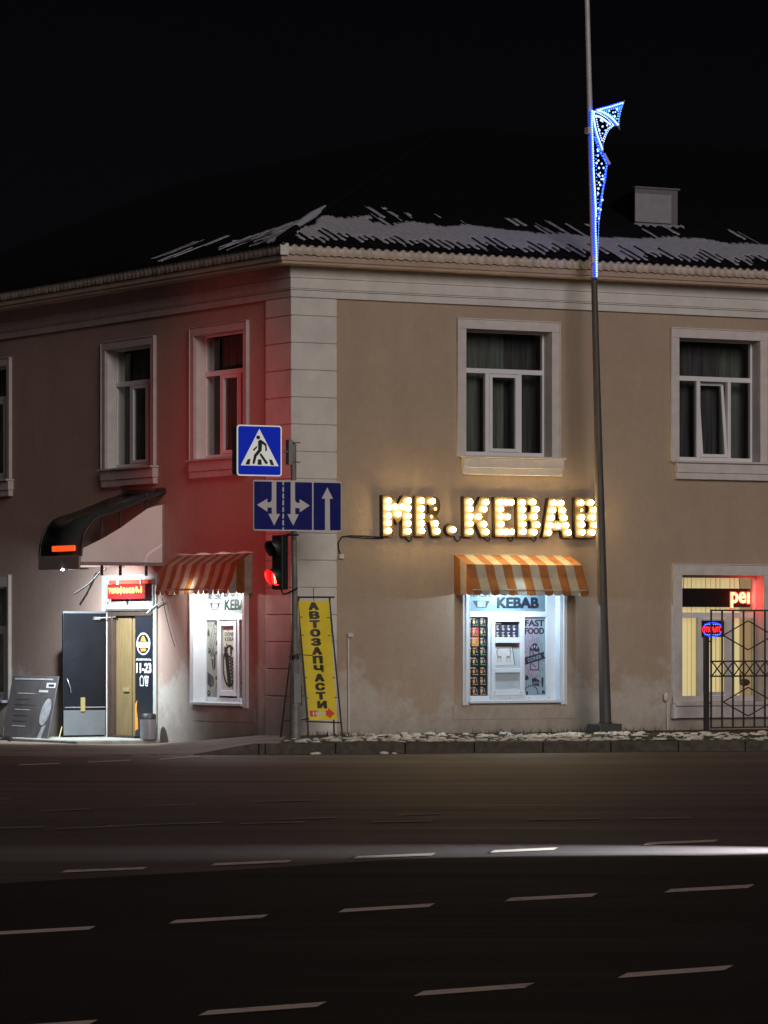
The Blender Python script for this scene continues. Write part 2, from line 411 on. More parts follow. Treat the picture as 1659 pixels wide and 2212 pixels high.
        for v in vs:
            X = (v.x - (a0 + a1) / 2) / (a1 - a0) * (x1 - x0); Z = (v.y - (b0 + b1) / 2) / (b1 - b0) * (z1 - z0)
            out.append((cx + X * ca - Z * sa, y - v.z, cz + X * sa + Z * ca))
        for k, (du, dv) in enumerate(((0, 0), (1, .5), (-1, .5), (1, -.5), (-1, -.5), (.5, .7), (-.5, -.7)) if fat else ((0, 0),)):
            s.add([(x + du * fx, yy - k * 0.00015, z + dv * fx) for x, yy, z in out], fs, m)
        return s
    def shape(s, loops, y0, y1, m):
        """outline with holes (lists of (x, z)), extruded from y0 (front) to y1"""
        cu = bpy.data.curves.new('shape', 'CURVE'); cu.dimensions = '2D'; cu.fill_mode = 'BOTH'; cu.extrude = abs(y1 - y0) / 2
        for lp in loops:
            sp = cu.splines.new('POLY'); sp.points.add(len(lp) - 1); sp.use_cyclic_u = True
            for p, (x, z) in zip(sp.points, lp): p.co = (x, z, 0, 1)
        ob = bpy.data.objects.new('shape', cu); me = bpy.data.meshes.new_from_object(ob)
        vs = [(v.co.x, (y0 + y1) / 2 - v.co.z, v.co.y) for v in me.vertices]; fs = [tuple(p.vertices) for p in me.polygons]
        bpy.data.objects.remove(ob); bpy.data.meshes.remove(me); bpy.data.curves.remove(cu)
        return s.add(vs, fs, m)
    def build(s, name, parent=None, F=FW, bevel=0.0, centre=True, recalc=True, **tags):
        c = Vector((0, 0, 0))
        if centre and s.v:
            lo = [min(v[k] for v in s.v) for k in range(3)]; hi = [max(v[k] for v in s.v) for k in range(3)]
            c = Vector(((lo[0] + hi[0]) / 2, (lo[1] + hi[1]) / 2, lo[2]))
        me = bpy.data.meshes.new(name)
        me.from_pydata([(v[0] - c.x, v[1] - c.y, v[2] - c.z) for v in s.v], [], s.f)
        for m in s.mats: me.materials.append(m)
        me.polygons.foreach_set('material_index', s.m)
        me.polygons.foreach_set('use_smooth', s.sm)
        if recalc:
            bm = bmesh.new(); bm.from_mesh(me); bmesh.ops.recalc_face_normals(bm, faces=bm.faces); bm.to_mesh(me); bm.free()
        me.update()
        o = bpy.data.objects.new(name, me); COL.objects.link(o)
        place(o, F.M @ Matrix.Translation(c), parent)
        if bevel:
            b = o.modifiers.new('edge', 'BEVEL'); b.width = bevel; b.segments = 2; b.limit_method = 'ANGLE'
        return tag(o, **tags)

def place(o, M, parent=None):
    if parent is not None:
        o.parent = parent
        o.matrix_basis = WM[parent].inverted() @ M
    else:
        o.matrix_basis = M
    WM[o] = M
def tag(o, label=None, cat=None, group=None, kind=None):
    for k, v in (('label', label), ('category', cat), ('group', group), ('kind', kind)):
        if v: o[k] = v
    return o
def thing(name, label, cat, F, x=0, y=0, z=0, group=None):
    o = bpy.data.objects.new(name, None); COL.objects.link(o); o.empty_display_size = 0.2
    place(o, F.M @ Matrix.Translation((x, y, z)), None)
    return tag(o, label, cat, group)
def lamp(name, kind, F, x, y, z, energy, col, radius=0.04, aim=None, size=None, blend=0.4, parent=None):
    l = bpy.data.lights.new(name, kind); l.energy = energy; l.color = col; l.shadow_soft_size = radius
    o = bpy.data.objects.new(name, l); COL.objects.link(o)
    M = F.M @ Matrix.Translation((x, y, z))
    if kind == 'SPOT':
        l.spot_size = size; l.spot_blend = blend
        a = F.w(*aim) - F.w(x, y, z)
        M = Matrix.Translation(F.w(x, y, z)) @ a.to_track_quat('-Z', 'Y').to_matrix().to_4x4()
    place(o, M, parent)
    return o

# ================================================================== GROUND
def yk(X):                                   # road-side line of the kerb
    if X > -1.836: return 57.9 + (X + 1.836) * 0.235
    return max(56.6, 57.9 + (X + 1.836) * 0.30)
def ywall(X):
    if X >= O[0]: return O[1] + (X - O[0]) * FR.ex.y / FR.ex.x
    return O[1] + (X - O[0]) * FL.ex.y / FL.ex.x
def hwall(X):
    if X >= O[0] - 0.5: return 0.15
    s = (O[0] - X) / FL.ex.x
    return max(-0.07, 0.15 - max(0, s - 0.9) * 0.060)
def hkerb(X):
    if X > -1.85: return 0.15
    if X > -2.75: return 0.004 + 0.146 * (X + 2.75) / 0.9
    return 0.004
XS = [-30 + 0.25 * i for i in range(int(48 / 0.25) + 1)]
g = MB(); g.add([(-900, -300, -0.7), (900, -300, -0.7), (900, 1400, -0.7), (-900, 1400, -0.7)], [(0, 1, 2, 3)], PAVE)
g.build('ground', centre=False, kind='structure')
road = MB()
vs = []; fs = []
for i, X in enumerate(XS): vs += [(X, 1.0, 0.0), (X, yk(X) + 0.03, 0.0)]
for i in range(len(XS) - 1): fs.append((2 * i, 2 * i + 2, 2 * i + 3, 2 * i + 1))
road.add(vs, fs, ASPH)
ROAD = road.build('road', centre=False, kind='structure')
# darker sheet laid over the near lanes: its far edge follows the lane line
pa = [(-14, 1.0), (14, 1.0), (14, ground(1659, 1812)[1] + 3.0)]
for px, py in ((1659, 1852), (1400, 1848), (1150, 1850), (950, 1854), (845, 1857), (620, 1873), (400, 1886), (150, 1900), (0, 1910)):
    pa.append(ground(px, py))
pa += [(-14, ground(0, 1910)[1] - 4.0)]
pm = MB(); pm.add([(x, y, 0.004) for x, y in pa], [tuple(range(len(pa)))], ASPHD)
pm.build('near_road_surface', ROAD)
# dashes: measured ends of each painted dash (left end, right end, half-height)
def dash(px0, py0, px1, py1, h, m, sk=10):
    a = ground(px0, py0 + h, 0.008); b = ground(px1 - sk, py1 + h, 0.008); c = ground(px1, py1 - h, 0.008); d = ground(px0 + sk, py0 - h, 0.008)
    q = MB(); q.add([(*p, 0.008) for p in (a, b, c, d)], [(0, 1, 2, 3)], m); q.build('lane_dash', ROAD)
for p in ((428, 2188, 706, 2169), (893, 2146, 1156, 2128), (1333, 2107, 1586, 2090), (-60, 2225, 212, 2208)): dash(*p, 5.6, PAINTL, 22)
for p in ((-20, 2016, 207, 2004), (365, 1991, 580, 1979), (730, 1967, 940, 1955), (1090, 1943, 1292, 1933), (1435, 1924, 1630, 1914)): dash(*p, 3.9, PAINTL, 14)
for p in ((132, 1882, 318, 1875), (455, 1867, 632, 1860), (762, 1852, 942, 1845), (1058, 1839, 1206, 1833), (1390, 1822, 1552, 1816)): dash(*p, 2.7, PAINTL, 10)
for p in ((-20, 1789, 95, 1786), (120, 1790, 300, 1783), (230, 1784, 482, 1776), (515, 1779, 662, 1775), (600, 1770, 732, 1765), (800, 1775, 937, 1773), (850, 1761, 955, 1757), (1140, 1770, 1300, 1768), (1370, 1768, 1495, 1766)): dash(*p, 1.2, PAINTF, 6)
for p in ((80, 1752, 195, 1747), (315, 1741, 425, 1736), (545, 1731, 690, 1728), (-20, 1727, 25, 1725)): dash(*p, 1.1, PAINTF, 5)
for p in ((38, 1652, 132, 1649), (188, 1646, 284, 1642), (343, 1640, 432, 1634)): dash(*p, 0.9, PAINTL, 4)
# pavement
pv = MB(); vs = []; fs = []; NT = 8
for X in XS:
    for j in range(NT + 1):
        t = j / NT
        ya, yb = yk(X) + 0.02, ywall(X) + 0.15
        vs.append((X, ya + (yb - ya) * t, hkerb(X) + (hwall(X) - hkerb(X)) * min(1, t * 1.15) + 0.004 * math.sin(X * 3.1 + j)))
for i in range(len(XS) - 1):
    for j in range(NT):
        a = i * (NT + 1) + j
        fs.append((a, a + NT + 1, a + NT + 2, a + 1))
pv.add(vs, fs, PAVE, True)
PAVEMENT = pv.build('pavement', centre=False, kind='structure')
# kerb stones
d = Vector((1, 0.235)).normalized(); nrm = Vector((-d.y, d.x)); start = Vector((-1.836, 57.9)); L = 1.06
k0 = ground(727, 1614, 0.08)[0]
for i in range(-1, 16):
    a = (k0 - start.x) / d.x + (i - 1) * L; b = a + L - 0.012
    if b < 0.02: continue
    a = max(a, 0.0)
    p, q = start + d * a, start + d * b; dz = random.uniform(-0.008, 0.008)
    o_ = [p, q, q + nrm * 0.17, p + nrm * 0.17]
    MB().hexa([(*v, -0.12) for v in o_], [(*v, 0.165 + dz) for v in o_], KERB).build('kerb_stone', PAVEMENT, bevel=0.012)
p, q = Vector((-2.75, 57.63)), start - Vector((0.012, 0.003)); nr = Vector((-.29, .957))
o_ = [p, q, q + nr * 0.17, p + nr * 0.17]
MB().hexa([(*v, -0.12) for v in o_], [(*v, z) for v, z in zip(o_, (0.012, 0.165, 0.165, 0.012))], KERB).build('kerb_stone', PAVEMENT, bevel=0.01)
vg = MB(); vs = []; fs = []; xsv = [-1.55 + 0.25 * i for i in range(44)]
for X in xsv: vs += [(X, yk(X) + .30, .162), (X, ywall(X) - .02, .162)]
vg.add(vs, [(2 * i, 2 * i + 2, 2 * i + 3, 2 * i + 1) for i in range(len(xsv) - 1)], mat('verge_soil', (0.055, 0.045, 0.034), .95, var=.5, scale=3, bump=.6, bscale=20, spec=.1))
vg.build('verge', centre=False, kind='structure')
# trodden snow lumps along the verge
sn = MB()
for i in range(950):
    X = random.uniform(-1.5, 8.5)
    t = random.random() ** 1.15
    Y = yk(X) + 0.35 + t * (min(4.6, ywall(X) - yk(X) - 0.5))
    if X < -0.9 and t > 0.5: continue
    r = random.choice((.025, .035, .045, .06, .075, .10)) * random.uniform(.7, 1.2)
    n = 7; vs = [(X, Y, 0.155 + r * random.uniform(0.22, 0.42))]; a0 = random.random() * 6
    rr = [r * random.uniform(0.5, 1.5) for _ in range(n)]
    for k in range(n): vs.append((X + rr[k] * .6 * math.cos(a0 + k * 6.283 / n), Y + rr[k] * .6 * math.sin(a0 + k * 6.283 / n), 0.152 + r * random.uniform(0.15, 0.45)))
    for k in range(n): vs.append((X + rr[k] * math.cos(a0 + k * 6.283 / n), Y + rr[k] * math.sin(a0 + k * 6.283 / n), 0.13))
    fs = [(0, 1 + k, 1 + (k + 1) % n) for k in range(n)] + [(1 + k, 1 + n + k, 1 + n + (k + 1) % n, 1 + (k + 1) % n) for k in range(n)]
    sn.add(vs, fs, SNOWG, True)
for i in range(4):                                # a few clods fallen off the kerb
    X = random.uniform(-1.4, 0.2); Y = yk(X) - random.uniform(0.05, 0.3)
    sn.ball((X, Y, 0.01), random.uniform(0.03, 0.07), SNOWG, 6, 4, (1.3, 1, .5))
sn.build('trodden_snow', centre=False, label='patchy white trodden snow on the verge behind the kerb', cat='snow', kind='stuff')

# ================================================================== BUILDING
BLD = thing('corner_building', 'two storey tan plaster corner building with white quoins and dark snowy roof', 'building', FR)
ZT = 7.13
XRMAX, XLMAX = 13.5, -17.0
W_TOP, W_BOT, W_TR = 6.74, 4.68, 6.08
def xR(a, b, y=0): return FR.x(a, y), FR.x(b, y)
def xL(a, b, y=0): return FL.x(a, y), FL.x(b, y)
ur1 = (*xR(1004.5, 1189), W_BOT, W_TOP); ur2 = (*xR(1464.6, 1639), W_BOT, W_TOP)
w_up = ur1[1] - ur1[0]; pitch = ur2[0] - ur1[0]
ur3 = (ur2[0] + pitch, ur2[1] + pitch, W_BOT, W_TOP)
K_TOP, K_BOT = 2.62, 0.72
kr = (*xR(1011, 1207.5), FR.z(1100, 1514), FR.z(1100, 1258))
lr2 = (*xR(1471, 1646.5), FR.z(1558, 1516), FR.z(1558, 1243))
wl1 = (*xL(424, 530), W_BOT - 0.02, W_TOP - 0.03); wl2 = (*xL(232, 330), W_BOT - 0.06, W_TOP - 0.07)
wl3 = (FL.x(19) - (wl2[1] - wl2[0]), FL.x(19), W_BOT - 0.10, W_TOP - 0.10)
kl = (*xL(422.5, 529.5), FL.z(480, 1519), FL.z(480, 1255))
ll3 = (FL.x(20) - (wl2[1] - wl2[0]), FL.x(20), FL.z(10, 1512), FL.z(10, 1268))
door = (*xL(229, 334), -0.3, FL.z(280, 1319))
def wall(name, F, xa, xb, za, zb, ops, m, depth=0.34):
    xs = sorted({xa, xb} | {v for o in ops for v in o[:2]}); zs = sorted({za, zb} | {v for o in ops for v in o[2:]})
    w = MB()
    for i in range(len(xs) - 1):
        for j in range(len(zs) - 1):
            cx, cz = (xs[i] + xs[i + 1]) / 2, (zs[j] + zs[j + 1]) / 2
            if any(o[0] < cx < o[1] and o[2] < cz < o[3] for o in ops): continue
            w.rect(xs[i], xs[i + 1], zs[j], zs[j + 1], 0, m)
    for x0, x1, z0, z1 in ops:
        w.add([(x0, 0, z0), (x0, depth, z0), (x0, depth, z1), (x0, 0, z1)], [(0, 1, 2, 3)], TRIM)
        w.add([(x1, 0, z0), (x1, depth, z0), (x1, depth, z1), (x1, 0, z1)], [(0, 1, 2, 3)], TRIM)
        w.add([(x0, 0, z1), (x1, 0, z1), (x1, depth, z1), (x0, depth, z1)], [(0, 1, 2, 3)], TRIM)
        w.add([(x0, 0, z0), (x1, 0, z0), (x1, depth, z0), (x0, depth, z0)], [(0, 1, 2, 3)], TRIM)
    return w.build(name, BLD, F, centre=False, recalc=False)
def clampx(o): return (max(o[0], -99), min(o[1], 99), o[2], o[3])
wall('wall', FR, 0, XRMAX, -0.6, 7.7, [ur1, ur2, ur3, kr, lr2], PLR)
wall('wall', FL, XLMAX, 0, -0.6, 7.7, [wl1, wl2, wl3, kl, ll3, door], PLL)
# ceilings and back walls so that no light leaks through the shell
bk = MB()
bk.rect(0.5, XRMAX, -0.6, 7.7, 3.2, DARKROOM)
bk.build('room_partition', BLD, FR)
bk = MB(); bk.rect(XLMAX, -0.5, -0.6, 7.7, 3.2, DARKROOM); bk.build('room_partition', BLD, FL)

def mitre(F, hip, y0, y1, z0, z1, xend, m, name, bevel=0.0, gap=0.0):
    """a horizontal course wrapping to the corner's mitre line"""
    s = 1 if xend > 0 else -1
    a = [(hip * y0 + s * gap, y0), (xend, y0), (xend, y1), (hip * y1 + s * gap, y1)]
    q = MB(); q.hexa([(x, y, z0) for x, y in a], [(x, y, z1) for x, y in a], m)
    return q.build(name, BLD, F, bevel=bevel)
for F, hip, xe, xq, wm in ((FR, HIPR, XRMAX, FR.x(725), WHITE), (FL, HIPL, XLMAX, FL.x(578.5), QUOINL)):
    # quoin courses with recessed joints
    zs = [6.832 - i * 0.4322 for i in range(15)]
    edges = [ZT - 0.004] + zs + [0.10]
    for i in range(len(edges) - 1):
        mitre(F, hip, -0.045, 0.0, edges[i + 1] + 0.008, edges[i] - 0.008, xq, wm, 'quoin_block', bevel=0.010)
    sj = 1 if xe > 0 else -1
    jq = MB(); jq.hexa([(hip * -.02, -.02, .1), (xq - sj * .012, -.02, .1), (xq - sj * .012, 0, .1), (0, 0, .1)], [(hip * -.02, -.02, ZT), (xq - sj * .012, -.02, ZT), (xq - sj * .012, 0, ZT), (0, 0, ZT)], wm)
    jq.build('quoin_joint', BLD, F)
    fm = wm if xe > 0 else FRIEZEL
    mitre(F, hip, -0.05, 0, ZT, 7.235, xe, fm, 'frieze_board')
    mitre(F, hip, -0.062, 0, 7.243, 7.262, xe, fm, 'frieze_board')
    mitre(F, hip, -0.055, 0, 7.270, 7.43, xe, fm, 'frieze_board')
    mitre(F, hip, -0.064, 0, 7.436, 7.615, xe, fm, 'frieze_board')
    mitre(F, hip, -0.40, 0, 7.62, 7.66, xe, SOFFIT, 'cornice')
    mitre(F, hip, -0.43, 0, 7.664, 7.755, xe, SOFFIT, 'cornice', bevel=0.01)
    # corrugated eave sheet
    e = MB(); vs = []; fs = []; y0 = -0.465; step = 0.025; n = int((abs(xe) + 0.5) / step)
    for i in range(n + 1):
        x = hip * y0 + sj * i * step; wv = math.cos(i * step / 0.15 * 6.28318)
        am = 1.0 if xe > 0 else .3; wv *= am; zb = 7.757 + 0.010 * wv + 0.004 * math.sin(i * .37); y = y0 + 0.007 * wv
        vs += [(x, y, zb), (x, y, 7.915), (x, y + .012, zb), (x, y + .012, 7.915)]
    for i in range(n):
        a, b = 4 * i, 4 * i + 4
        fs += [(a, b, b + 1, a + 1), (a + 2, a + 3, b + 3, b + 2), (a, a + 2, b + 2, b), (a + 1, b + 1, b + 3, a + 3)]
    e.add(vs, fs, GUTTER, True); e.build('eave_sheet', BLD, F)
    # roof slope of corrugated sheet
    SL = 0.4013
    def zr(y): return 7.935 + (y + 0.5) * SL
    rf = MB(); vs = []; fs = []; step = 0.025; ye = 7.35
    x0 = hip * -0.52; xs_ = [x0 + sj * i * step for i in range(int((abs(xe) + 1.0) / step))]
    for x in xs_:
        yt = max(-0.519, min(ye, x / hip)); wv = 0.022 * math.cos((x - x0) / 0.15 * 6.28318)
        for yy in (-0.52, -0.52 + (yt + 0.52) * .5, yt): vs.append((x, yy, zr(yy) + wv))
        vs.append((x, -0.52, zr(-.52) + wv - 0.012))
    for i in range(len(xs_) - 1):
        a, b = 4 * i, 4 * i + 4
        fs += [(a, b, b + 1, a + 1), (a + 1, b + 1, b + 2, a + 2), (a + 3, b + 3, b, a)]
    rf.add(vs, fs, ROOF, True); ROOFO = rf.build('roof', BLD, F)
    if xe > 0: ROOF_R = ROOFO
    else: ROOF_L = ROOFO
    bq = MB(); bq.poly([(hip * ye, ye, zr(ye) - .02), (xe, ye, zr(ye) - .02), (xe, ye + 7, zr(ye) - 2.9), (hip * ye + sj * 6, ye + 7, zr(ye) - 2.9)], ROOF); bq.build('roof', BLD, F)
    # snow lying in the corrugations near the eave
    from mathutils import noise as mn
    def mask(x, y):
        n1 = mn.noise(Vector((x * 0.55, y * 0.8, 3.1))); n2 = mn.noise(Vector((x * 2.1, y * 1.6, 9.2))); n3 = mn.noise(Vector((x * 6, y * 1.0, 1.2)))
        cr = math.cos((x - x0) / 0.15 * 6.28318)            # +1 on a crest
        up = 0.80 + 0.30 * n1 + 0.16 * n2 - 0.06 * cr
        lo = -0.36 + 0.42 * (cr + 1) / 2 + 0.45 * n3 + 0.30 * n2
        if xe < 0:
            s_ = abs(x - hip * y)
            up = 1.25 - 0.55 * s_ + 0.3 * n2; lo = -0.4 + 0.8 * (cr + 1) / 2 + 0.9 * n3 + 0.12 * s_
            if s_ > 2.6: return s_ < 6.5 and y < .75 + .3 * n2 and y > -.2 + .6 * n2 and cr < -.45 and mn.noise(Vector((x * 1.7, y * .35, 4.4))) > .30
            if s_ < 0.45: return y < 1.35 + 0.3 * n2
        else:
            s_ = x - hip * y
            if s_ < 0.12 + .2 * n2: return False
            if s_ < 1.0: up += 0.25
            if y > up and y < up + 0.7 and cr < -0.2 and n3 > 0.33: return True
        return lo < y < up
    sv = MB(); dx, dy = 0.0375, 0.05; idx = {}; vs = []; fs = []
    def vert(i, j):
        if (i, j) not in idx:
            x, y = x0 + sj * i * dx, -0.5 + j * dy
            cr = math.cos((x - x0) / 0.15 * 6.28318)
            idx[(i, j)] = len(vs); vs.append((x, y, zr(y) + 0.024 + 0.012 * cr + 0.008 * mn.noise(Vector((x * 5, y * 5, 0)))))
        return idx[(i, j)]
    for i in range(int((abs(xe) + .5) / dx)):
        for j in range(46):
            x, y = x0 + sj * (i + .5) * dx, -0.5 + (j + .5) * dy
            if (x - hip * y) * sj < 0: continue
            if mask(x, y): fs.append((vert(i, j), vert(i + 1, j), vert(i + 1, j + 1), vert(i, j + 1)))
    sv.add(vs, fs, SNOW, True); so = sv.build('roof_snow', ROOFO, F)
    md = so.modifiers.new('depth', 'SOLIDIFY'); md.thickness = 0.012; md.offset = 1
# hip cap
hp = MB(); pts = []
for i in range(13):
    y = -0.5 + i * 0.655; P = FR.w(HIPR * y, y, 7.965 + (y + 0.5) * 0.4013); pts.append(P)
hp.tube(pts, 0.07, ROOF, 8); hp.build('ridge_cap', BLD)
hs = MB(); hs.tube([p + Vector((0, 0, .035)) for p in pts[1:4]] , [0.06, 0.075, 0.03], SNOW, 8); hs.build('ridge_snow', BLD)
ec = MB(); yq = -0.475
ec.box(HIPR * yq - .005, HIPR * yq + .14, yq - .02, yq, 7.74, 7.93, WHITE); ec.build('eave_end_plate', BLD, FR)
# roof dormer hatch
def zroof(y): return 7.935 + (y + 0.5) * 0.4013
yd = 2.0
for _ in range(6): yd = (FR.z(1412, 486, yd) - 7.935) / 0.4013 - 0.5
dx0, dx1 = FR.x(1370, yd), FR.x(1462, yd); dz0 = zroof(yd); dz1 = FR.z(1412, 409, yd)
dm = MB(); dm.hexa([(dx0 + .1, yd, dz0 - .05), (dx1, yd, dz0 - .05), (dx1, yd + .9, dz0 + .3), (dx0 + .1, yd + .9, dz0 + .3)], [(dx0 + .1, yd, dz1), (dx1, yd, dz1), (dx1, yd + .9, dz1 - .12), (dx0 + .1, yd + .9, dz1 - .12)], ROOF)  # body takes the near-black roof colour, as its sides are unlit
dm.box(dx0, dx1, yd - .035, yd - .003, dz0 - .02, dz1, SKYLD)
DM = dm.build('dormer', BLD, FR, bevel=0.01)
q = MB(); q.box(dx0 - .02, dx1 - .15, yd - .07, yd - .037, dz0 + .03, dz1 - .09, SKYL); q.build('dormer_shutter', DM, FR, bevel=.008)
q = MB(); q.box(dx0 - .04, dx1 + .10, yd - .08, yd + .02, dz0 - .06, dz0 + .005, SKYL); q.build('dormer_sill', DM, FR)
q = MB(); q.box(dx0 - .02, dx1 + .03, yd - .06, yd + .02, dz1 + .003, dz1 + .03, SKYLD); q.build('dormer_roof', DM, FR)

# ------------------------------------------------------------------ windows
def curtain(F, xa, xb, za, zb, y, m, folds, amp=0.016, parent=None, name='curtain'):
    q = MB(); n = folds * 6; vs = []; ph = random.random() * 6
    for i in range(n + 1):
        x = xa + (xb - xa) * i / n; yy = y + amp * math.sin(i / 6 * 6.283 + ph) * (0.6 + .4 * math.sin(i * .21))
        vs += [(x, yy, za), (x, yy, zb)]
    q.add(vs, [(2 * i, 2 * i + 2, 2 * i + 3, 2 * i + 1) for i in range(n)], m, True)
    return q.build(name, parent, F)
def trim_frame(F, o, w, parent, m=TRIM, proj=0.05, wr=None, top=True, wt=None):
    x0, x1, z0, z1 = o; wr = wr or w; wt = wt or w; t = MB()
    zt = z1 + (wt if top else 0)
    t.box(x0 - w, x0 - .002, -proj, .0, z0 - .02, z1, m)
    t.box(x1 + .002, x1 + wr, -proj, .0, z0 - .02, z1, m)
    if top: t.box(x0 - w, x1 + wr, -proj - .003, .0, z1 + .002, zt, m)
    # a thin outer bead
    t.box(x0 - w - .018, x0 - w, -proj - .015, .0, z0 - .02, zt, m)
    t.box(x1 + wr, x1 + wr + .018, -proj - .015, .0, z0 - .02, zt, m)
    if top: t.box(x0 - w - .018, x1 + wr + .018, -proj - .018, .0, zt + .002, zt + .02, m)
    return t.build('trim', parent, F, bevel=.004)
def upper_window(F, o, lay=(.335, .705), r=0.2, tm=None, trim=(.15, .15), sill=True, tr=W_TR, pv=PVC, cm=(CURT, CURTB), tilt=False, closed=0.5):
    x0, x1, z0, z1 = o; w = x1 - x0; fw = 0.035 if F is FR else 0.022
    tm = TRIM if F is FR else TRIML
    f = MB()
    f.box(x0 + .001, x0 + fw, r, r + .07, z0 + .001, z1 - .001, pv); f.box(x1 - fw, x1 - .001, r, r + .07, z0 + .001, z1 - .001, pv)
    f.box(x0 + fw, x1 - fw, r, r + .07, z0 + .001, z0 + .075, pv); f.box(x0 + fw, x1 - fw, r, r + .07, z1 - fw, z1 - .001, pv)
    f.box(x0 + fw, x1 - fw, r - .006, r + .07, tr - .04, tr + .04, pv)
    ma, mb = x0 + w * lay[0], x0 + w * lay[1]
    f.box(ma - .045, ma + .03, r - .004, r + .07, z0 + .075, tr - .04, pv); f.box(mb - .02, mb + .045, r - .004, r + .07, z0 + .075, tr - .04, pv)
    win = f.build('window', BLD, F, bevel=.004)
    s = MB(); a, b, c, e = ma + .032, mb - .022, z0 + .08, tr - .045; sw = .055
    s.box(a, a + sw, 0, .05, c, e, pv); s.box(b - sw, b, 0, .05, c, e, pv); s.box(a + sw, b - sw, 0, .05, c, c + sw, pv); s.box(a + sw, b - sw, 0, .05, e - sw, e, pv)
    if tilt:
        for i, v in enumerate(s.v): s.v[i] = (v[0], v[1] + (v[2] - c) * 0.11, v[2])
    for i, v in enumerate(s.v): s.v[i] = (v[0], v[1] + r - .012, v[2])
    s.build('sash', win, F, bevel=.004)
    for (pa, pb, qa, qb) in ((x0 + fw, x1 - fw, tr + .04, z1 - fw), (x0 + fw, ma - .045, z0 + .075, tr - .04), (a + sw, b - sw, c + sw, e - sw), (mb + .045, x1 - fw, z0 + .075, tr - .04)):
        g_ = MB(); yy = r + .03
        if tilt and pa == a + sw: g_.poly([(pa, yy, qa), (pb, yy, qa), (pb, yy + .08, qb), (pa, yy + .08, qb)], GLASS)
        else: g_.rect(pa, pb, qa, qb, yy, GLASS)
        g_.build('pane', win, F)
    if trim: trim_frame(F, o, trim[0], win, m=tm, wr=trim[1])
    curtain(F, x0 - .1, x0 + w * (.36 + closed * .45), z0, z1, r + .35, cm[0], 7, parent=win)
    curtain(F, x0 + w * (.22 + closed * .4), x1 + .5, z0, z1, r + .42, cm[1], 6, parent=win)
    if sill:
        q = MB(); q.box(x0 - .11, x1 + .22, -.16, r, z0 - .035, z0 - .002, tm); q.build('sill', win, F, bevel=.006)
        q = MB(); q.box(x0 - .08, x1 + .20, -.11, 0, z0 - .20, z0 - .037, tm); q.box(x0 - .08, x1 + .18, -.09, 0, z0 - .31, z0 - .203, tm); q.build('sill_moulding', win, F, bevel=.008)
    return win
upper_window(FR, ur1, cm=(CURT, CURTB), closed=.62)
upper_window(FR, ur2, cm=(CURTB, CURT), tilt=True, closed=.8)
upper_window(FR, ur3, cm=(CURTB, CURT))
upper_window(FL, wl1, cm=(CURT, CURTB), r=.17, trim=(.13, .12), closed=.1)
upper_window(FL, wl2, cm=(CURT, CURTB), r=.17, trim=(.13, .12), closed=.05)
upper_window(FL, wl3, cm=(CURT, CURTB), r=.17, trim=(.13, .12))
upper_window(FL, ll3, cm=(CURTN, CURTB), r=.17, trim=(.2, .08), sill=False, tr=FL.z(10, 1357), closed=.9)
q = MB(); q.box(ll3[0] - .1, ll3[1] + .03, -.16, .2, ll3[2] - .05, ll3[2] - .002, SNOW); q.build('snowy_sill', BLD, FL, bevel=.01)

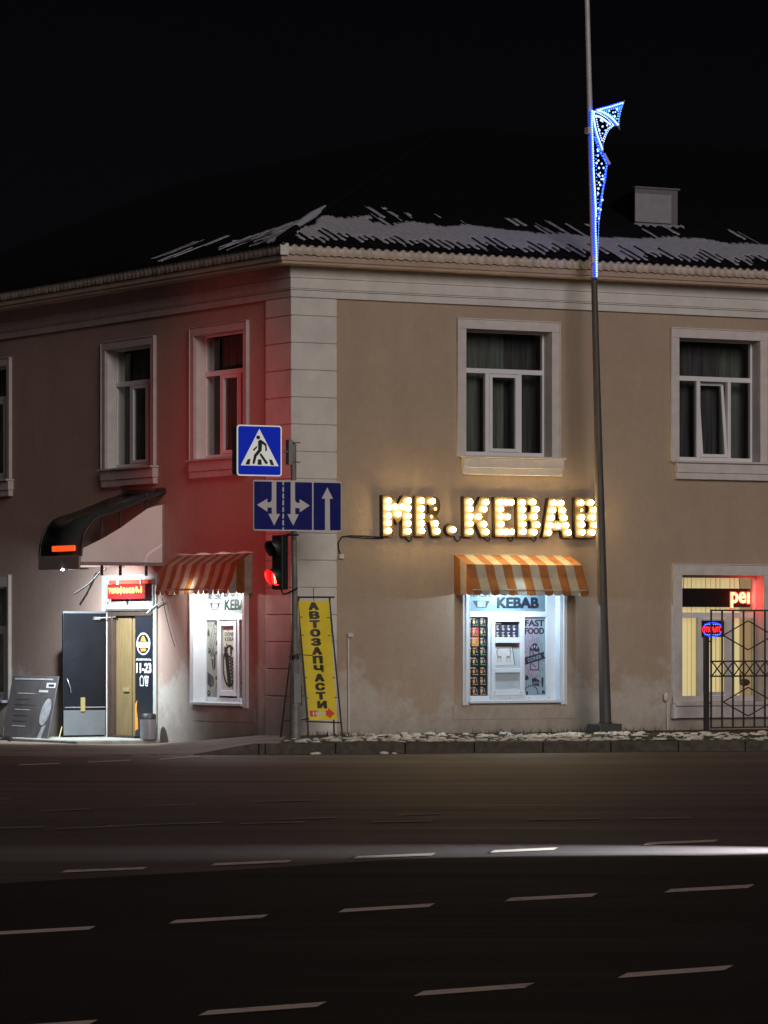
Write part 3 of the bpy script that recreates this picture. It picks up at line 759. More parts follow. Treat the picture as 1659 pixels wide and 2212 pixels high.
# ---- lit shop window on the far right
def shop_window():
    o = lr2; x0, x1, z0, z1 = o; r = .19; w = x1 - x0; fw = .04; tr = FR.z(1558, 1329, r)
    f = MB(); pv = PVC
    f.box(x0 + .001, x0 + fw, r, r + .07, z0 + .001, z1 - .001, pv); f.box(x1 - fw, x1 - .001, r, r + .07, z0 + .001, z1 - .001, pv)
    f.box(x0 + fw, x1 - fw, r, r + .07, z0 + .001, z0 + .10, pv); f.box(x0 + fw, x1 - fw, r, r + .07, z1 - fw, z1 - .001, pv)
    f.box(x0 + fw, x1 - fw, r - .005, r + .07, tr - .045, tr + .045, pv)
    ma, mb = FR.x(1513, r), FR.x(1578, r)
    f.box(ma - .05, ma + .05, r - .004, r + .07, z0 + .10, tr - .045, pv); f.box(mb - .05, mb + .05, r - .004, r + .07, z0 + .10, tr - .045, pv)
    win = f.build('window', BLD, FR, bevel=.004)
    s = MB(); a, b, c, e = ma + .052, mb - .052, z0 + .105, tr - .05; sw = .06
    s.box(a, a + sw, r - .015, r + .04, c, e, pv); s.box(b - sw, b, r - .015, r + .04, c, e, pv); s.box(a + sw, b - sw, r - .015, r + .04, c, c + sw, pv); s.box(a + sw, b - sw, r - .015, r + .04, e - sw, e, pv)
    s.build('sash', win, FR, bevel=.004)
    for (pa, pb, qa, qb) in ((x0 + fw, x1 - fw, tr + .045, z1 - fw), (x0 + fw, ma - .05, z0 + .10, tr - .045), (a + sw, b - sw, c + sw, e - sw), (mb + .05, x1 - fw, z0 + .10, tr - .045)):
        MB().rect(pa, pb, qa, qb, r + .03, GLASS).build('pane', win, FR)
    trim_frame(FR, o, FR.x(1471) - FR.x(1452), win, wr=.2, wt=.17)
    bl = MB(); x = x0 - .1
    while x < x0 + w * .86:
        ww = random.uniform(.080, .092); sk = random.uniform(-.018, .018)
        bl.add([(x, r + .22 - sk, z0), (x + ww, r + .22 + sk, z0), (x + ww, r + .22 + sk, z1), (x, r + .22 - sk, z1)], [(0, 1, 2, 3)], BLINDS)
        bl.box(x + ww, x + ww + .008, r + .225, r + .23, z0, z1, BLINDE)
        x += ww + .010
    bl.build('blind', win, FR, recalc=False)
    rm = MB(); rm.rect(x0 - .5, x1 + 1.2, z0 - .3, z1 + .3, r + .8, ROOMWALL)
    rm.ball((FR.x(1592, r + .7), r + .70, FR.z(1592, 1462, r + .7)), .09, P_GRY, 10, 8, (1, .5, 1.1)); rm.ball((FR.x(1608, r + .7), r + .70, FR.z(1608, 1474, r + .7)), .09, P_GRY, 10, 8, (1.3, .5, .7))
    rm.build('room', win, FR)
    q = MB(); q.box(x0 - .20, x1 + .25, -.17, r, z0 - .06, z0 - .002, TRIM); q.build('sill', win, FR, bevel=.006)
    q = MB(); q.box(x0 - .165, x1 + .22, -.12, 0, z0 - .265, z0 - .062, TRIM); q.build('sill_moulding', win, FR, bevel=.008)
    q = MB(); q.box(x0 - .215, x0 - .167, -.13, 0, z0 - .27, z0 - .04, WHITE); q.build('sill_end', win, FR, bevel=.006)
    return win, r
SHOPWIN, RSW = shop_window()

# ---- the two takeaway windows with printed films
def doodle_wrap(m, cx, cz, s, y, ink=INK):
    m.stroke([(cx - .5 * s, cz - .55 * s), (cx + .05 * s, cz + .75 * s), (cx + .2 * s, cz + .85 * s), (cx + .42 * s, cz + .6 * s), (cx + .4 * s, cz + .1 * s), (cx - .1 * s, cz - 1.0 * s), (cx - .5 * s, cz - .55 * s)], .05 * s, y, ink)
    m.stroke([(cx + .1 * s, cz + .7 * s), (cx + .12 * s, cz + .15 * s), (cx + .4 * s, cz + .1 * s)], .05 * s, y - .0012, ink)
    m.stroke([(cx + .12 * s, cz + .15 * s), (cx - .3 * s, cz - .75 * s)], .04 * s, y - .0018, ink)
    m.stroke([(cx + .12 * s, cz + .45 * s), (cx + .4 * s, cz + .4 * s)], .035 * s, y - .0018, ink)
def doodle_fries(m, cx, cz, s, y, ink=INK):
    m.flat([(cx - .35 * s, cz + .1 * s), (cx + .0 * s, cz - .1 * s), (cx + .02 * s, cz - .95 * s), (cx - .12 * s, cz - .8 * s)], y, ink)
    m.flat([(cx + .05 * s, cz - .05 * s), (cx + .42 * s, cz + .55 * s), (cx + .40 * s, cz - .75 * s), (cx + .07 * s, cz - .98 * s)], y, ink)
    for k in range(6):
        a = -.5 + k * .16
        m.stroke([(cx + a * .8 * s, cz + .18 * s), (cx + (a - .12) * s, cz + (.62 + .16 * (k % 2)) * s)], .085 * s, y - .001 - k * .0002, ink)
def blob(m, cx, cz, rx, rz, y, ink, lob=0.35, n=14):
    pts = []
    ph = random.random() * 6
    for k in range(n):
        a = k * 6.28318 / n; q_ = 1 + lob * math.sin(3 * a + ph) * .5 + lob * .4 * math.sin(5 * a + ph * 2)
        pts.append((cx + rx * q_ * math.cos(a), cz + rz * q_ * math.sin(a)))
    m.flat(pts, y, ink)
def logo_small(m, x0, x1, z0, z1, y, ink):
    w, h = x1 - x0, z1 - z0
    m.text('MR. KEBAB', x0, x1, z1 - h * .40, z1, y, ink, .03)
    m.rect(x0 + w * .18, x1 - w * .12, z1 - h * .50, z1 - h * .475, y, ink)
    m.flat([(x0 + w * .10, z0 + h * .40), (x0 + w * .92, z0 + h * .40), (x0 + w * .74, z0), (x0 + w * .28, z0)], y, ink)
    m.rect(x0 + w * .32, x0 + w * .58, z0 + h * .04, z0 + h * .36, y - .0008, FILMW)
    m.rect(x0 + w * .61, x0 + w * .70, z0 + h * .04, z0 + h * .36, y - .0008, FILMW)

def kebab_window(F, o, r, fr, film_top, ztr, is_front, trimw):
    x0, x1, z0, z1 = o; w = x1 - x0; pv = PVCW
    X = lambda t: x0 + w * t
    f = MB()
    a0, a1, s0, s1, b0, b1 = fr                    # left pane, opening sash, right pane
    zl = z0 + .085; zt0, zt1 = ztr - .045, ztr + .045
    f.box(x0 + .001, X(a0), r, r + .07, z0 + .001, z1 - .001, pv); f.box(X(b1), x1 - .001, r, r + .07, z0 + .001, z1 - .001, pv)
    f.box(X(a0), X(b1), r, r + .07, z0 + .001, zl, pv); f.box(X(a0), X(b1), r, r + .07, z1 - .05, z1 - .001, pv)
    f.box(X(a0), X(b1), r - .006, r + .07, zt0, zt1, pv)
    f.box(X(a1), X(s0), r - .004, r + .07, zl, zt0, pv); f.box(X(s1), X(b0), r - .004, r + .07, zl, zt0, pv)
    win = f.build('window', BLD, F, bevel=.005)
    # joint lines: the corner caps of the profile
    t = MB()
    tw = trimw
    zt_ = z1 + .1
    for xa, xb in ((x0 - tw, x0 - .003), (x1 + .003, x1 + tw)):
        t = MB(); t.box(xa, xb, -.055, 0, z0 - .07, zt_, pv); t.box(xa + tw * .38, xa + tw * .62, -.066, -.05, z0 - .06, zt_, pv)
        t.build('trim_board', win, F, bevel=.006)
    for xa in (x0, x1):                          # the reveal's plastic lining, the ledge under it
        q = MB(); sgn = 1 if xa == x0 else -1
        q.box(xa + sgn * .002, xa + sgn * .012, -.05, r, z0 + .012, z1, pv); q.build('reveal_lining', win, F)
    q = MB(); q.box(x0 - .03, x1 + .01, -.10, r, z0 - .035, z0 + .010, pv); q.build('sill', win, F, bevel=.006)
    for k in range(5):
        q = MB(); xx = X(.06 + .215 * k); q.ball((xx, r - .004, z0 + .045), .010, STEEL, 8, 6, (1, .4, 1)); q.build('screw', win, F)
    yf = r + .028
    # top film
    m = MB(); ta, tb, tc = X(a0), X(b1), zt1; td = z1 - .05; tw_ = tb - ta
    m.rect(ta, tb, tc, td, yf, film_top)
    ik = INKN if is_front else INK
    hh = .165
    zb_ = tc + (.062 if is_front else .075)
    m.text('KEBAB', ta + tw_ * .375, ta + tw_ * .905, zb_, zb_ + hh, yf - .0015, ik, .075)
    m.text('DÖNER', ta + tw_ * .36, ta + tw_ * .95, zb_ + hh + .05, zb_ + hh * 2.6 + .05, yf - .0015, ik, .045)
    logo_small(m, ta + tw_ * .03, ta + tw_ * .30, zb_, zb_ + hh * 1.75, yf - .0015, ik)
    m.build('top_film', win, F, recalc=False)
    MB().rect(ta, tb, tc, td, yf - .012, GLASS).build('pane', win, F)
    la, lb = X(a0), X(a1); ra, rb = X(b0), X(b1); h = zt0 - zl
    if is_front:
        # left: black menu with three columns of dishes
        m = MB(); m.rect(la, lb, zl, zt0, yf, MENUK); cw = (lb - la) / 2.45
        for c in range(3):
            for rr_ in range(8):
                cx = la + cw * (c - .12) + cw * .02; cz = zt0 - h * (rr_ + .5) / 8.0
                y = yf - .0015
                if c == 0: cxa = max(la, cx - cw * .1)
                hot = (c == 1 and rr_ in (1, 2))
                if hot:
                    m.rect(cx - cw * .46, cx + cw * .46, cz - h * .058, cz + h * .056, yf - .0008, P_RED if rr_ == 1 else P_ORA)
                col = random.choice((P_TAN, P_TAN, P_YEL, P_ORA)) if rr_ < 5 else random.choice((P_TAN, P_ORA))
                px0 = cx - cw * .17
                if px0 - cw * .16 < la: px0 = la + cw * .15
                blob(m, px0, cz, cw * .16, h * .026, y, col)
                blob(m, px0 - cw * .02, cz - h * .016, cw * .12, h * .012, y - .0005, P_YEL if rr_ < 4 and random.random() < .5 else P_TAN)
                if cx + cw * .12 > la: m.flat([(cx + cw * .10, cz - h * .015), (cx + cw * .34, cz - h * .018), (cx + cw * .25, cz + h * .03), (cx + cw * .16, cz + h * .032)], y, P_GRY)
                ts = max(la + .004, cx - cw * .34)
                for t_ in range(2):
                    m.rect(ts, ts + cw * random.uniform(.3, .52), cz + h * (.042 - t_ * .009), cz + h * (.047 - t_ * .009), y - .001, WHITEP)
                for t_ in range(3):
                    gx = cx - cw * .22 + t_ * cw * .25
                    if gx - cw * .09 > la: m.rect(gx - cw * .09, gx + cw * .09, cz - h * .047, cz - h * .036, y, P_GRN if rr_ < 5 else P_TAN)
        m.build('menu_film', win, F, recalc=False)
        # right: lilac and teal film with a wrap
        m = MB(); m.rect(ra, ra + (rb - ra) * .62, zl, zt0, yf, FILMP); m.rect(ra + (rb - ra) * .62, rb, zl, zt0, yf, FILMT); m.rect(ra, rb, zl, zl + h * .22, yf - .0008, FILMT)
        ww = rb - ra; XX = lambda t: ra + ww * t; ZZ = lambda t: zl + h * t; y = yf - .0018
        m.text('FAST', XX(.06), XX(.93), ZZ(.885), ZZ(.963), y, INKN, .055); m.text('FOOD', XX(.05), XX(.93), ZZ(.785), ZZ(.862), y, INKN, .055)
        bx0, bx1, bz0, bz1 = XX(.28), XX(.70), ZZ(.325), ZZ(.60)
        m.stroke([(bx0, bz1), (bx0 + .01, bz0), (bx1 - .008, bz0), (bx1, bz1)], .018, y, INKN)
        m.flat([(bx0 - .006, bz1 - .01), (bx0 + .02, bz1 + .05), (XX(.42), ZZ(.66)), (XX(.50), ZZ(.672)), (XX(.60), ZZ(.66)), (bx1 + .006, bz1 - .0), (bx1, bz1 - .06), (XX(.5), bz1 - .05), (bx0, bz1 - .02)], y - .0006, INKN)
        for k in range(3): m.disc(XX(.38 + k * .11), ZZ(.615 + .01 * (k % 2)), .016, .028, y - .001, FILMP, 10)
        m.stroke([(bx0 + .01, bz1 - .02), (XX(.6), ZZ(.48)), (bx1, bz1 - .08)], .014, y - .001, INKN); m.stroke([(XX(.40), ZZ(.53)), (XX(.5), ZZ(.47))], .012, y - .0014, INKN)
        m.stroke([(XX(.36), ZZ(.41)), (XX(.56), ZZ(.36))], .014, y - .001, INKN)
        ca = .26; bw = .42
        def rb_(u, v): return (XX(.49) + (u * math.cos(ca) - v * math.sin(ca)) * ww, ZZ(.475) + (u * math.sin(ca) + v * math.cos(ca)) * ww)
        m.flat([rb_(-.50, -.14), rb_(.50, -.14), rb_(.44, 0), rb_(.50, .14), rb_(-.50, .14), rb_(-.44, 0)], y - .002, INKN)
        m.flat([rb_(-.37, -.12), rb_(.37, -.12), rb_(.37, .12), rb_(-.37, .12)], y - .0026, INKN)
        cxx, czz = rb_(0, 0); m.text('DONER', cxx - .32 * ww, cxx + .32 * ww, czz - .072 * ww, czz + .072 * ww, y - .0034, FILMT, .02, ang=ca)
        for k in range(30):                       # rays round the wrap
            a = k * 6.283 / 30 + .1; r1 = random.uniform(.33, .40) * ww * 1.5; r2 = r1 + random.uniform(.10, .22) * ww
            p_, q_ = (XX(.49) + r1 * .62 * math.cos(a), ZZ(.47) + r1 * 1.25 * math.sin(a)), (XX(.49) + r2 * .62 * math.cos(a), ZZ(.47) + r2 * 1.25 * math.sin(a))
            if all(ra < v[0] < rb for v in (p_, q_)): m.stroke([p_, q_], .006, y, INKN)
        m.flat([(XX(.36), ZZ(.205)), (XX(.50), ZZ(.228)), (XX(.72), ZZ(.19)), (XX(.72), ZZ(.115)), (XX(.40), ZZ(.13))], y, INKN)
        for k in range(5): m.disc(XX(.44 + k * .055), ZZ(.155 + .012 * (k % 2)), .010, .014, y - .0008, FILMT, 8)
        blob(m, XX(.13), ZZ(.225), .035, .045, y, INKN); blob(m, XX(.86), ZZ(.17), .022, .09, y, INKN, .2); blob(m, XX(.12), ZZ(.03), .035, .03, y, INKN); blob(m, XX(.9), ZZ(.04), .03, .03, y, INKN)
        for k in range(9):
            a = 2.6 - k * .33; m.disc(XX(.33) + .13 * math.cos(a), ZZ(.03) + .12 * math.sin(a), .014, .016, y, INKN, 8)
        m.build('wrap_film', win, F, recalc=False)
        # middle serving hatch: a sash with three panes
        sa, sb = X(s0), X(s1); s = MB(); g1 = .075; zz = [zl + .002, FR.z(1092, 1490, r), FR.z(1092, 1453, r), FR.z(1092, 1444, r), FR.z(1092, 1389, r), FR.z(1092, 1377, r), FR.z(1092, 1343, r), zt0 - .002]
        s.box(sa + .002, sa + g1, r - .022, r + .04, zl, zt0 - .002, pv); s.box(sb - g1, sb - .002, r - .022, r + .04, zl, zt0 - .002, pv)
        for i in (0, 2, 4, 6): s.box(sa + g1, sb - g1, r - .022, r + .04, zz[i], zz[i + 1], pv)
        s.build('sash', win, F, bevel=.005)
        pa, pb = sa + g1, sb - g1; pw = pb - pa
        MB().rect(pa, pb, zz[1], zz[2], yf, FROST).build('frosted_pane', win, F, recalc=False)
        m = MB(); m.rect(pa, pb, zz[3], zz[4], yf, FROST); H = zz[4] - zz[3]
        m.rect(pa, pb, zz[4] - H * .17, zz[4], yf - .001, BOXGREY)
        m.flat([(pa, zz[4] - H * .15), (pa + pw * .72, zz[4] - H * .15), (pa + pw * .82, zz[3] + H * .15), (pa + pw * .06, zz[3] + H * .12)], yf - .002, WHITEP)
        m.flat([(pa + pw * .88, zz[4]), (pb, zz[4]), (pb, zz[4] - H * .22)], yf - .003, P_RED)
        m.stroke([(pa + pw * .74, zz[4] - H * .16), (pa + pw * .84, zz[3] + H * .16)], .012, yf - .003, BOXGREY)
        for sg in (-1, 1):                        # two paper deer facing each other
            cx = pa + pw * (.40 + .17 * sg); cz = zz[3] + H * .42
            D = lambda u, v: (cx + sg * u * pw, cz + v * H)
            m.flat([D(-.08, -.02), D(.09, .0), D(.10, .10), D(.02, .06), D(-.06, .08)], yf - .0035, P_GRY)
            for lx in (-.07, -.03, .06, .09): m.stroke([D(lx, .0), D(lx + .01, -.17)], .006, yf - .0035, P_GRY)
            m.stroke([D(.08, .06), D(.12, .26), D(.06, .30)], .016, yf - .0038, P_GRY); m.stroke([D(.11, .28), D(.09, .36), D(.12, .40)], .005, yf - .004, P_GRY); m.stroke([D(.10, .33), D(.02, .38)], .005, yf - .0042, P_GRY)
        m.build('paper_drawing', win, F, recalc=False)
        m = MB(); m.rect(pa, pb, zz[5], zz[6], yf, INKN); H = zz[6] - zz[5]
        m.rect(pa + pw * .05, pa + pw * .30, zz[6] - H * .16, zz[6] - H * .08, yf - .001, WHITEP)
        for c in range(4):
            for rr_ in range(2):
                cx, cz = pa + pw * (.14 + .22 * c), zz[5] + H * (.58 - .42 * rr_)
                m.rect(cx - .016, cx + .014, cz - .03, cz + .035, yf - .001, P_GRY); blob(m, cx + .014, cz - .016, .018, .016, yf - .0016, P_TAN if c < 2 else WHITEP)
                m.rect(cx - .02, cx + .03, cz + .038, cz + .045, yf - .001, WHITEP)
        m.build('drinks_card', win, F, recalc=False)
        for hx in (sa - .02, sb + .005):
            q = MB(); q.box(hx, hx + .018, r - .03, r - .008, zl - .02, zl + .05, PVCW); q.build('hinge', win, F)
        for hx in (sa + .05, sb - .07):
            q = MB(); q.box(hx, hx + .02, r - .03, r - .0225, zl + .045, zl + .06, STEEL); q.build('latch', win, F)
    else:
        sa, sb = X(s0), X(s1); s = MB(); g1 = .09
        s.box(sa + .002, sa + g1, r - .022, r + .04, zl + .03, zt0 - .02, pv); s.box(sb - g1, sb - .002, r - .022, r + .04, zl + .03, zt0 - .02, pv)
        s.box(sa + g1, sb - g1, r - .022, r + .04, zl + .03, zl + .12, pv); s.box(sa + g1, sb - g1, r - .022, r + .04, zt0 - .10, zt0 - .02, pv)
        s.build('sash', win, F, bevel=.005)
        pa, pb, pz0, pz1 = sa + g1, sb - g1, zl + .12, zt0 - .10; pw, H = pb - pa, pz1 - pz0; y = yf - .0015
        m = MB(); m.rect(pa, pb, pz0, pz1, yf, FILMG); U = lambda u: pa + pw * u; V = lambda v: pz0 + H * v
        m.text('DÖNER', U(.12), U(.99), V(.845), V(.915), y, INK, .02); m.text('KEBAB', U(.13), U(.99), V(.765), V(.825), y, INK, .02)
        m.rect(U(.30), U(.45), V(.925), V(.932), y, INK)
        ring = [(U(.5) + pw * .50 * math.cos(a), V(.38) + H * .31 * math.sin(a)) for a in [i * 6.283 / 30 for i in range(31)]]
        m.stroke([p for p in ring if V(0) < p[1] and U(.0) <= p[0] <= U(1.0)], pw * .10, y, INK)
        for (ux, v0, v1) in ((.15, .66, .55), (.62, .68, .58), (.93, .66, .49), (.22, .62, .53)): m.stroke([(U(ux), V(v0)), (U(ux), V(v1))], pw * .14, y - .004, INK)
        m.stroke([(U(.30), V(.70)), (U(.42), V(.52))], .012, y - .005, INK); m.disc(U(.29), V(.71), .02, .025, y - .005, INK, 10)
        zig = []
        for k in range(15): zig.append((U((.20 if k % 2 == 0 else .47) + .018 * k), V(.54 - .0285 * k)))
        spine = [(U(.28), V(.54)), (U(.52), V(.10))]
        m.stroke(spine, pw * .26, y - .006, INK)
        zg = [(U((.46 if k % 2 == 0 else .78) + .016 * k), V(.53 - .027 * k)) for k in range(16)]
        m.stroke(zg, .020, y - .008, INK)
        m.stroke([(U(.40), V(.535)), (U(.72), V(.54)), (U(.95), V(.14)), (U(.72), V(.09))], .014, y - .0105, INK)
        m.stroke([(U(.72), V(.09)), (U(.82), V(.01))], .010, y - .011, INK)
        m.build('skewer_film', win, F, recalc=False)
        m = MB(); m.rect(la, lb, zl, zt0, yf, FILMG); ww = lb - la; U = lambda u: la + ww * u; V = lambda v: zl + h * v
        doodle_wrap(m, U(.55), V(.80), ww * .62, y); doodle_fries(m, U(.52), V(.50), ww * .52, y)
        blob(m, U(.82), V(.955), ww * .17, h * .028, y, INK); blob(m, U(.12), V(.83), ww * .10, h * .05, y, INK, .3); blob(m, U(.86), V(.70), ww * .12, h * .03, y, INK); blob(m, U(.84), V(.575), ww * .13, h * .025, y, INK)
        m.stroke([(U(.14), V(.635)), (U(.26), V(.60)), (U(.2), V(.575)), (U(.10), V(.59))], ww * .07, y, INK)
        m.flat([(U(.03), V(.33)), (U(.50), V(.27)), (U(.60), V(.24)), (U(.55), V(.15)), (U(.28), V(.125)), (U(.03), V(.18))], y, INK); m.flat([(U(.42), V(.255)), (U(.56), V(.235)), (U(.48), V(.15)), (U(.30), V(.155))], y - .001, P_MAG)
        doodle_wrap(m, U(.80), V(.06), ww * .50, y - .002); blob(m, U(.16), V(.05), ww * .15, h * .04, y, INK, .15); m.disc(U(.16), V(.055), ww * .05, h * .012, y - .001, FILMG, 8)
        for k in range(4): m.stroke([(U(.06 + .09 * k), V(.98)), (U(.14 + .09 * k), V(.91))], .008, y, INK)
        blob(m, U(.80), V(.25), ww * .10, h * .025, y, INK); m.stroke([(U(.97), V(.55)), (U(.93), V(.42)), (U(.97), V(.30))], ww * .05, y, INK)
        m.build('food_film', win, F, recalc=False)
        m = MB(); m.rect(ra, rb, zl, zt0, yf, FILMG); ww = rb - ra; U = lambda u: ra + ww * u; V = lambda v: zl + h * v
        blob(m, U(.24), V(.90), ww * .16, h * .04, y, INK); blob(m, U(.25), V(.78), ww * .11, h * .03, y, INK); m.stroke([(U(.16), V(.62)), (U(.30), V(.50)), (U(.30), V(.30)), (U(.12), V(.18))], ww * .14, y, INK); m.stroke([(U(.2), V(.10)), (U(.3), V(.05))], ww * .1, y, INK)
        m.stroke([(U(.18), V(.66)), (U(.32), V(.60))], ww * .07, y - .003, INK)
        m.build('food_film', win, F, recalc=False)
        MB().rect(la, lb, zl, zt0, yf - .015, GLASS).build('pane', win, F); MB().rect(ra, rb, zl, zt0, yf - .015, GLASS).build('pane', win, F)
    return win
kebab_window(FR, kr, .10, (.045, .25, .28, .64, .655, .893), FILMB, FR.z(1090, 1327, .1), True, .125)
kebab_window(FL, kl, .17, (.022, .26, .30, .66, .70, .985), FILMW, FL.z(480, 1333, .17), False, .13)
# render repairs round the serving windows: slightly proud smooth plaster bands
for F, o, a, b in ((FR, kr, .28, .30), (FL, kl, .02, .34)):
    q = MB(); q.box(o[0] - a, o[1] + b, -.012, 0, o[2] - .30, o[2] - .072, PLR if F is FR else PLL)
    q.build('render_patch', BLD, F, bevel=.004)

# ---- entrance
DX0, DX1, _, DZ1 = door; DZ0 = 0.0
xa, xb = xL(223, 341)
q = MB(); q.box(xa, DX0 - .003, -.035, 0, -.1, DZ1 + .62, PORTAL); q.box(DX1 + .003, xb, -.035, 0, -.1, DZ1 + .62, PORTAL); q.box(DX0 - .003, DX1 + .003, -.035, 0, DZ1 + .003, DZ1 + .62, PORTAL)
q.build('door_surround', BLD, FL, bevel=.006)
ylf = .06
df = MB(); fx0, fx1 = FL.x(246, ylf), FL.x(294, ylf)
df.box(DX0 + .002, fx0, ylf - .04, ylf + .05, -.05, DZ1 - .004, BROWN); df.box(fx0, DX1 - .002, ylf - .04, ylf + .05, DZ1 - .09, DZ1 - .004, BROWN)
df.box(fx0, fx1, ylf - .04, ylf + .10, -.05, .03, BROWN)
DOOR = df.build('door_frame', BLD, FL, bevel=.006)
q = MB(); q.box(fx1, DX1 - .004, ylf - .02, ylf + .04, 0.02, DZ1 - .095, POSTERBLK); FIX = q.build('fixed_leaf', DOOR, FL, bevel=.005)
# poster on the fixed leaf: orange flame corner, round emblem, hours, cup and wrap
px0, px1 = FL.x(297, ylf), FL.x(329, ylf); pw = px1 - px0
def dz(py): return FL.z(314, py, ylf - .02)
m = MB(); y = ylf - .024; cx = (px0 + px1) / 2 - .01
m.disc(cx, dz(1391), pw * .46, .19, y, WHITEP, 24); m.disc(cx, dz(1391), pw * .40, .165, y - .001, POSTERBLK, 24); m.rect(cx - pw * .42, cx + pw * .42, dz(1399), dz(1387), y - .002, WHITEP)
m.text('MR. KEBAB', cx - pw * .36, cx + pw * .36, dz(1395.5), dz(1390), y - .003, P_TEAL, .02)
m.flat([(cx - pw * .16, dz(1385)), (cx + pw * .18, dz(1385)), (cx + pw * .12, dz(1378)), (cx, dz(1373)), (cx - pw * .13, dz(1378))], y - .003, P_ORA); m.flat([(cx - pw * .20, dz(1401)), (cx + pw * .20, dz(1401)), (cx + pw * .14, dz(1407)), (cx - pw * .12, dz(1407))], y - .003, P_ORA)
m.text('РЕЖИМ РАБОТЫ', px0 + pw * .02, px1, dz(1427), dz(1422.5), y, WHITEP, .03)
m.text('11-23', px0 + pw * .02, px1, dz(1453), dz(1433), y, WHITEP, .06)
m.stroke([(cx - pw * .22, dz(1481)), (cx - pw * .22, dz(1464)), (cx - pw * .10, dz(1460)), (cx, dz(1465)), (cx, dz(1481)), (cx - pw * .22, dz(1481))], .018, y, WHITEP)
m.flat([(cx + pw * .08, dz(1460)), (cx + pw * .36, dz(1460)), (cx + pw * .30, dz(1482)), (cx + pw * .14, dz(1482))], y - .0012, WHITEP); m.rect(cx + pw * .14, cx + pw * .31, dz(1468), dz(1465), y - .002, POSTERBLK); m.rect(cx + pw * .17, cx + pw * .28, dz(1480), dz(1477), y - .002, POSTERBLK)
fl_ = [(fx1 + .005, dz(1580)), (fx1 + pw * .22, dz(1575)), (fx1 + pw * .20, dz(1552)), (fx1 + pw * .12, dz(1535)), (fx1 + pw * .16, dz(1512)), (fx1 + .005, dz(1522))]
m.flat(fl_, y, P_ORA)
m.build('poster_print', DOOR, FL, recalc=False)
for py in (1360, 1404):
    q = MB(); q.box(DX1 - .05, DX1 - .01, ylf - .05, ylf - .021, dz(py + 9), dz(py - 6), STEEL); q.build('hinge', DOOR, FL, bevel=.003)
# wooden inner door, ajar leaf edge beside it
q = MB(); yi = .11
q.box(FL.x(240, yi), FL.x(284, yi), yi, yi + .04, .03, DZ1 - .10, WOOD); IN = q.build('inner_door', DOOR, FL, bevel=.004)
q = MB(); q.box(FL.x(285.5, yi), FL.x(304, yi), yi + .01, yi + .05, .03, DZ1 - .10, WOOD); q.build('inner_side_panel', DOOR, FL, bevel=.004)
q = MB(); q.box(FL.x(268, yi), FL.x(280, yi), yi - .03, yi - .001, FL.z(274, 1494, yi), FL.z(274, 1486, yi), BRASS); q.build('lock_plate', DOOR, FL, bevel=.003)
v = MB(); v.box(FL.x(232, yi), DX1 + .3, yi + .06, yi + .08, -.1, DZ1 + .1, BROWN)
v.build('vestibule_back', DOOR, FL)
q = MB(); q.poly([(DX0, .1, .025), (DX1, .1, .025), (DX1, yi + .06, .025), (DX0, yi + .06, .025)], CONC); q.build('threshold', DOOR, FL)
# outer leaf standing open at a right angle
xh = FL.x(229, 0) + .01
lf = MB(); lf.box(xh - .05, xh, -.83, .0, .025, 2.13, LEATHER); LEAF = lf.build('open_leaf', DOOR, FL, bevel=.008)
q = MB(); q.box(xh + .002, xh + .010, -.825, -.02, .03, .46, KICK); q.build('kick_plate', DOOR, FL, bevel=.002)
q = MB(); q.box(xh - .052, xh + .004, -.83, .002, 2.132, 2.165, KICK); q.build('top_rail', DOOR, FL)
q = MB(); q.box(xh + .002, xh + .012, -.80, -.02, .50, .52, STEEL); q.box(xh + .002, xh + .03, -.50, -.42, .44, .68, BRASS); q.build('door_latch', DOOR, FL, bevel=.003)
q = MB(); q.tube([(xh + .01, -.76, 1.0), (xh + .06, -.77, .98), (xh + .06, -.72, .84), (xh + .01, -.69, .76)], .009, STEEL, 8); q.build('handle', DOOR, FL)
q = MB(); q.box(xh + .002, xh + .06, -.25, -.14, 2.02, 2.07, STEEL); q.tube([(xh + .05, -.2, 2.05), (xh + .12, .04, 2.06), (xh + .30, .02, 2.07)], .012, STEEL, 6); q.build('door_closer', DOOR, FL)
q = MB(); q.tube([(xh - .01, -.85, .18), (xh + .02, -.92, -.02)], .012, BRASS, 6); q.build('door_stop', DOOR, FL)

# ================================================================== doorstep and things about the entrance
sx0, sx1 = FL.x(204, 0), FL.x(352, 0)
q = MB(); q.box(sx0, sx1, -1.62, -.04, -.2, -.002, CONC)
q.build('doorstep', None, FL, bevel=.02, label='low concrete doorstep slab in front of the shop door', cat='doorstep')
bx = thing('litter_bin', 'round grey metal litter bin beside the door with opening hours', 'bin', FL, FL.x(335, -.3), -.3, 0)
cxb, cyb = FL.x(321, -.25), -.25; zb0, zb1 = 0.0, FL.z(321, 1541, -.25); rb = .145
q = MB(); q.tube([(cxb, cyb, zb0), (cxb, cyb, zb0 + .03), (cxb, cyb, zb1 - .16)], [rb * .95, rb, rb], ZINC, 20); q.build('bin_body', bx, FL)
q = MB(); q.tube([(cxb, cyb, zb1 - .16), (cxb, cyb, zb1 - .02), (cxb, cyb, zb1)], [rb * .86, rb * .9, rb * .6], BLACK, 20); q.build('bin_lid', bx, FL)
q = MB()
for a in range(20):
    t0, t1 = a / 20 * 3.9 - 0.4, (a + 1) / 20 * 3.9 - .4
    p0, p1 = (cxb + rb * math.cos(t0), cyb - rb * math.sin(t0)), (cxb + rb * math.cos(t1), cyb - rb * math.sin(t1))
    if a < 13: q.add([(*p0, zb1 - .17), (*p1, zb1 - .17), (*p1, zb1 - .10), (*p0, zb1 - .10)], [(0, 1, 2, 3)], ZINC)
q.build('bin_rim', bx, FL)
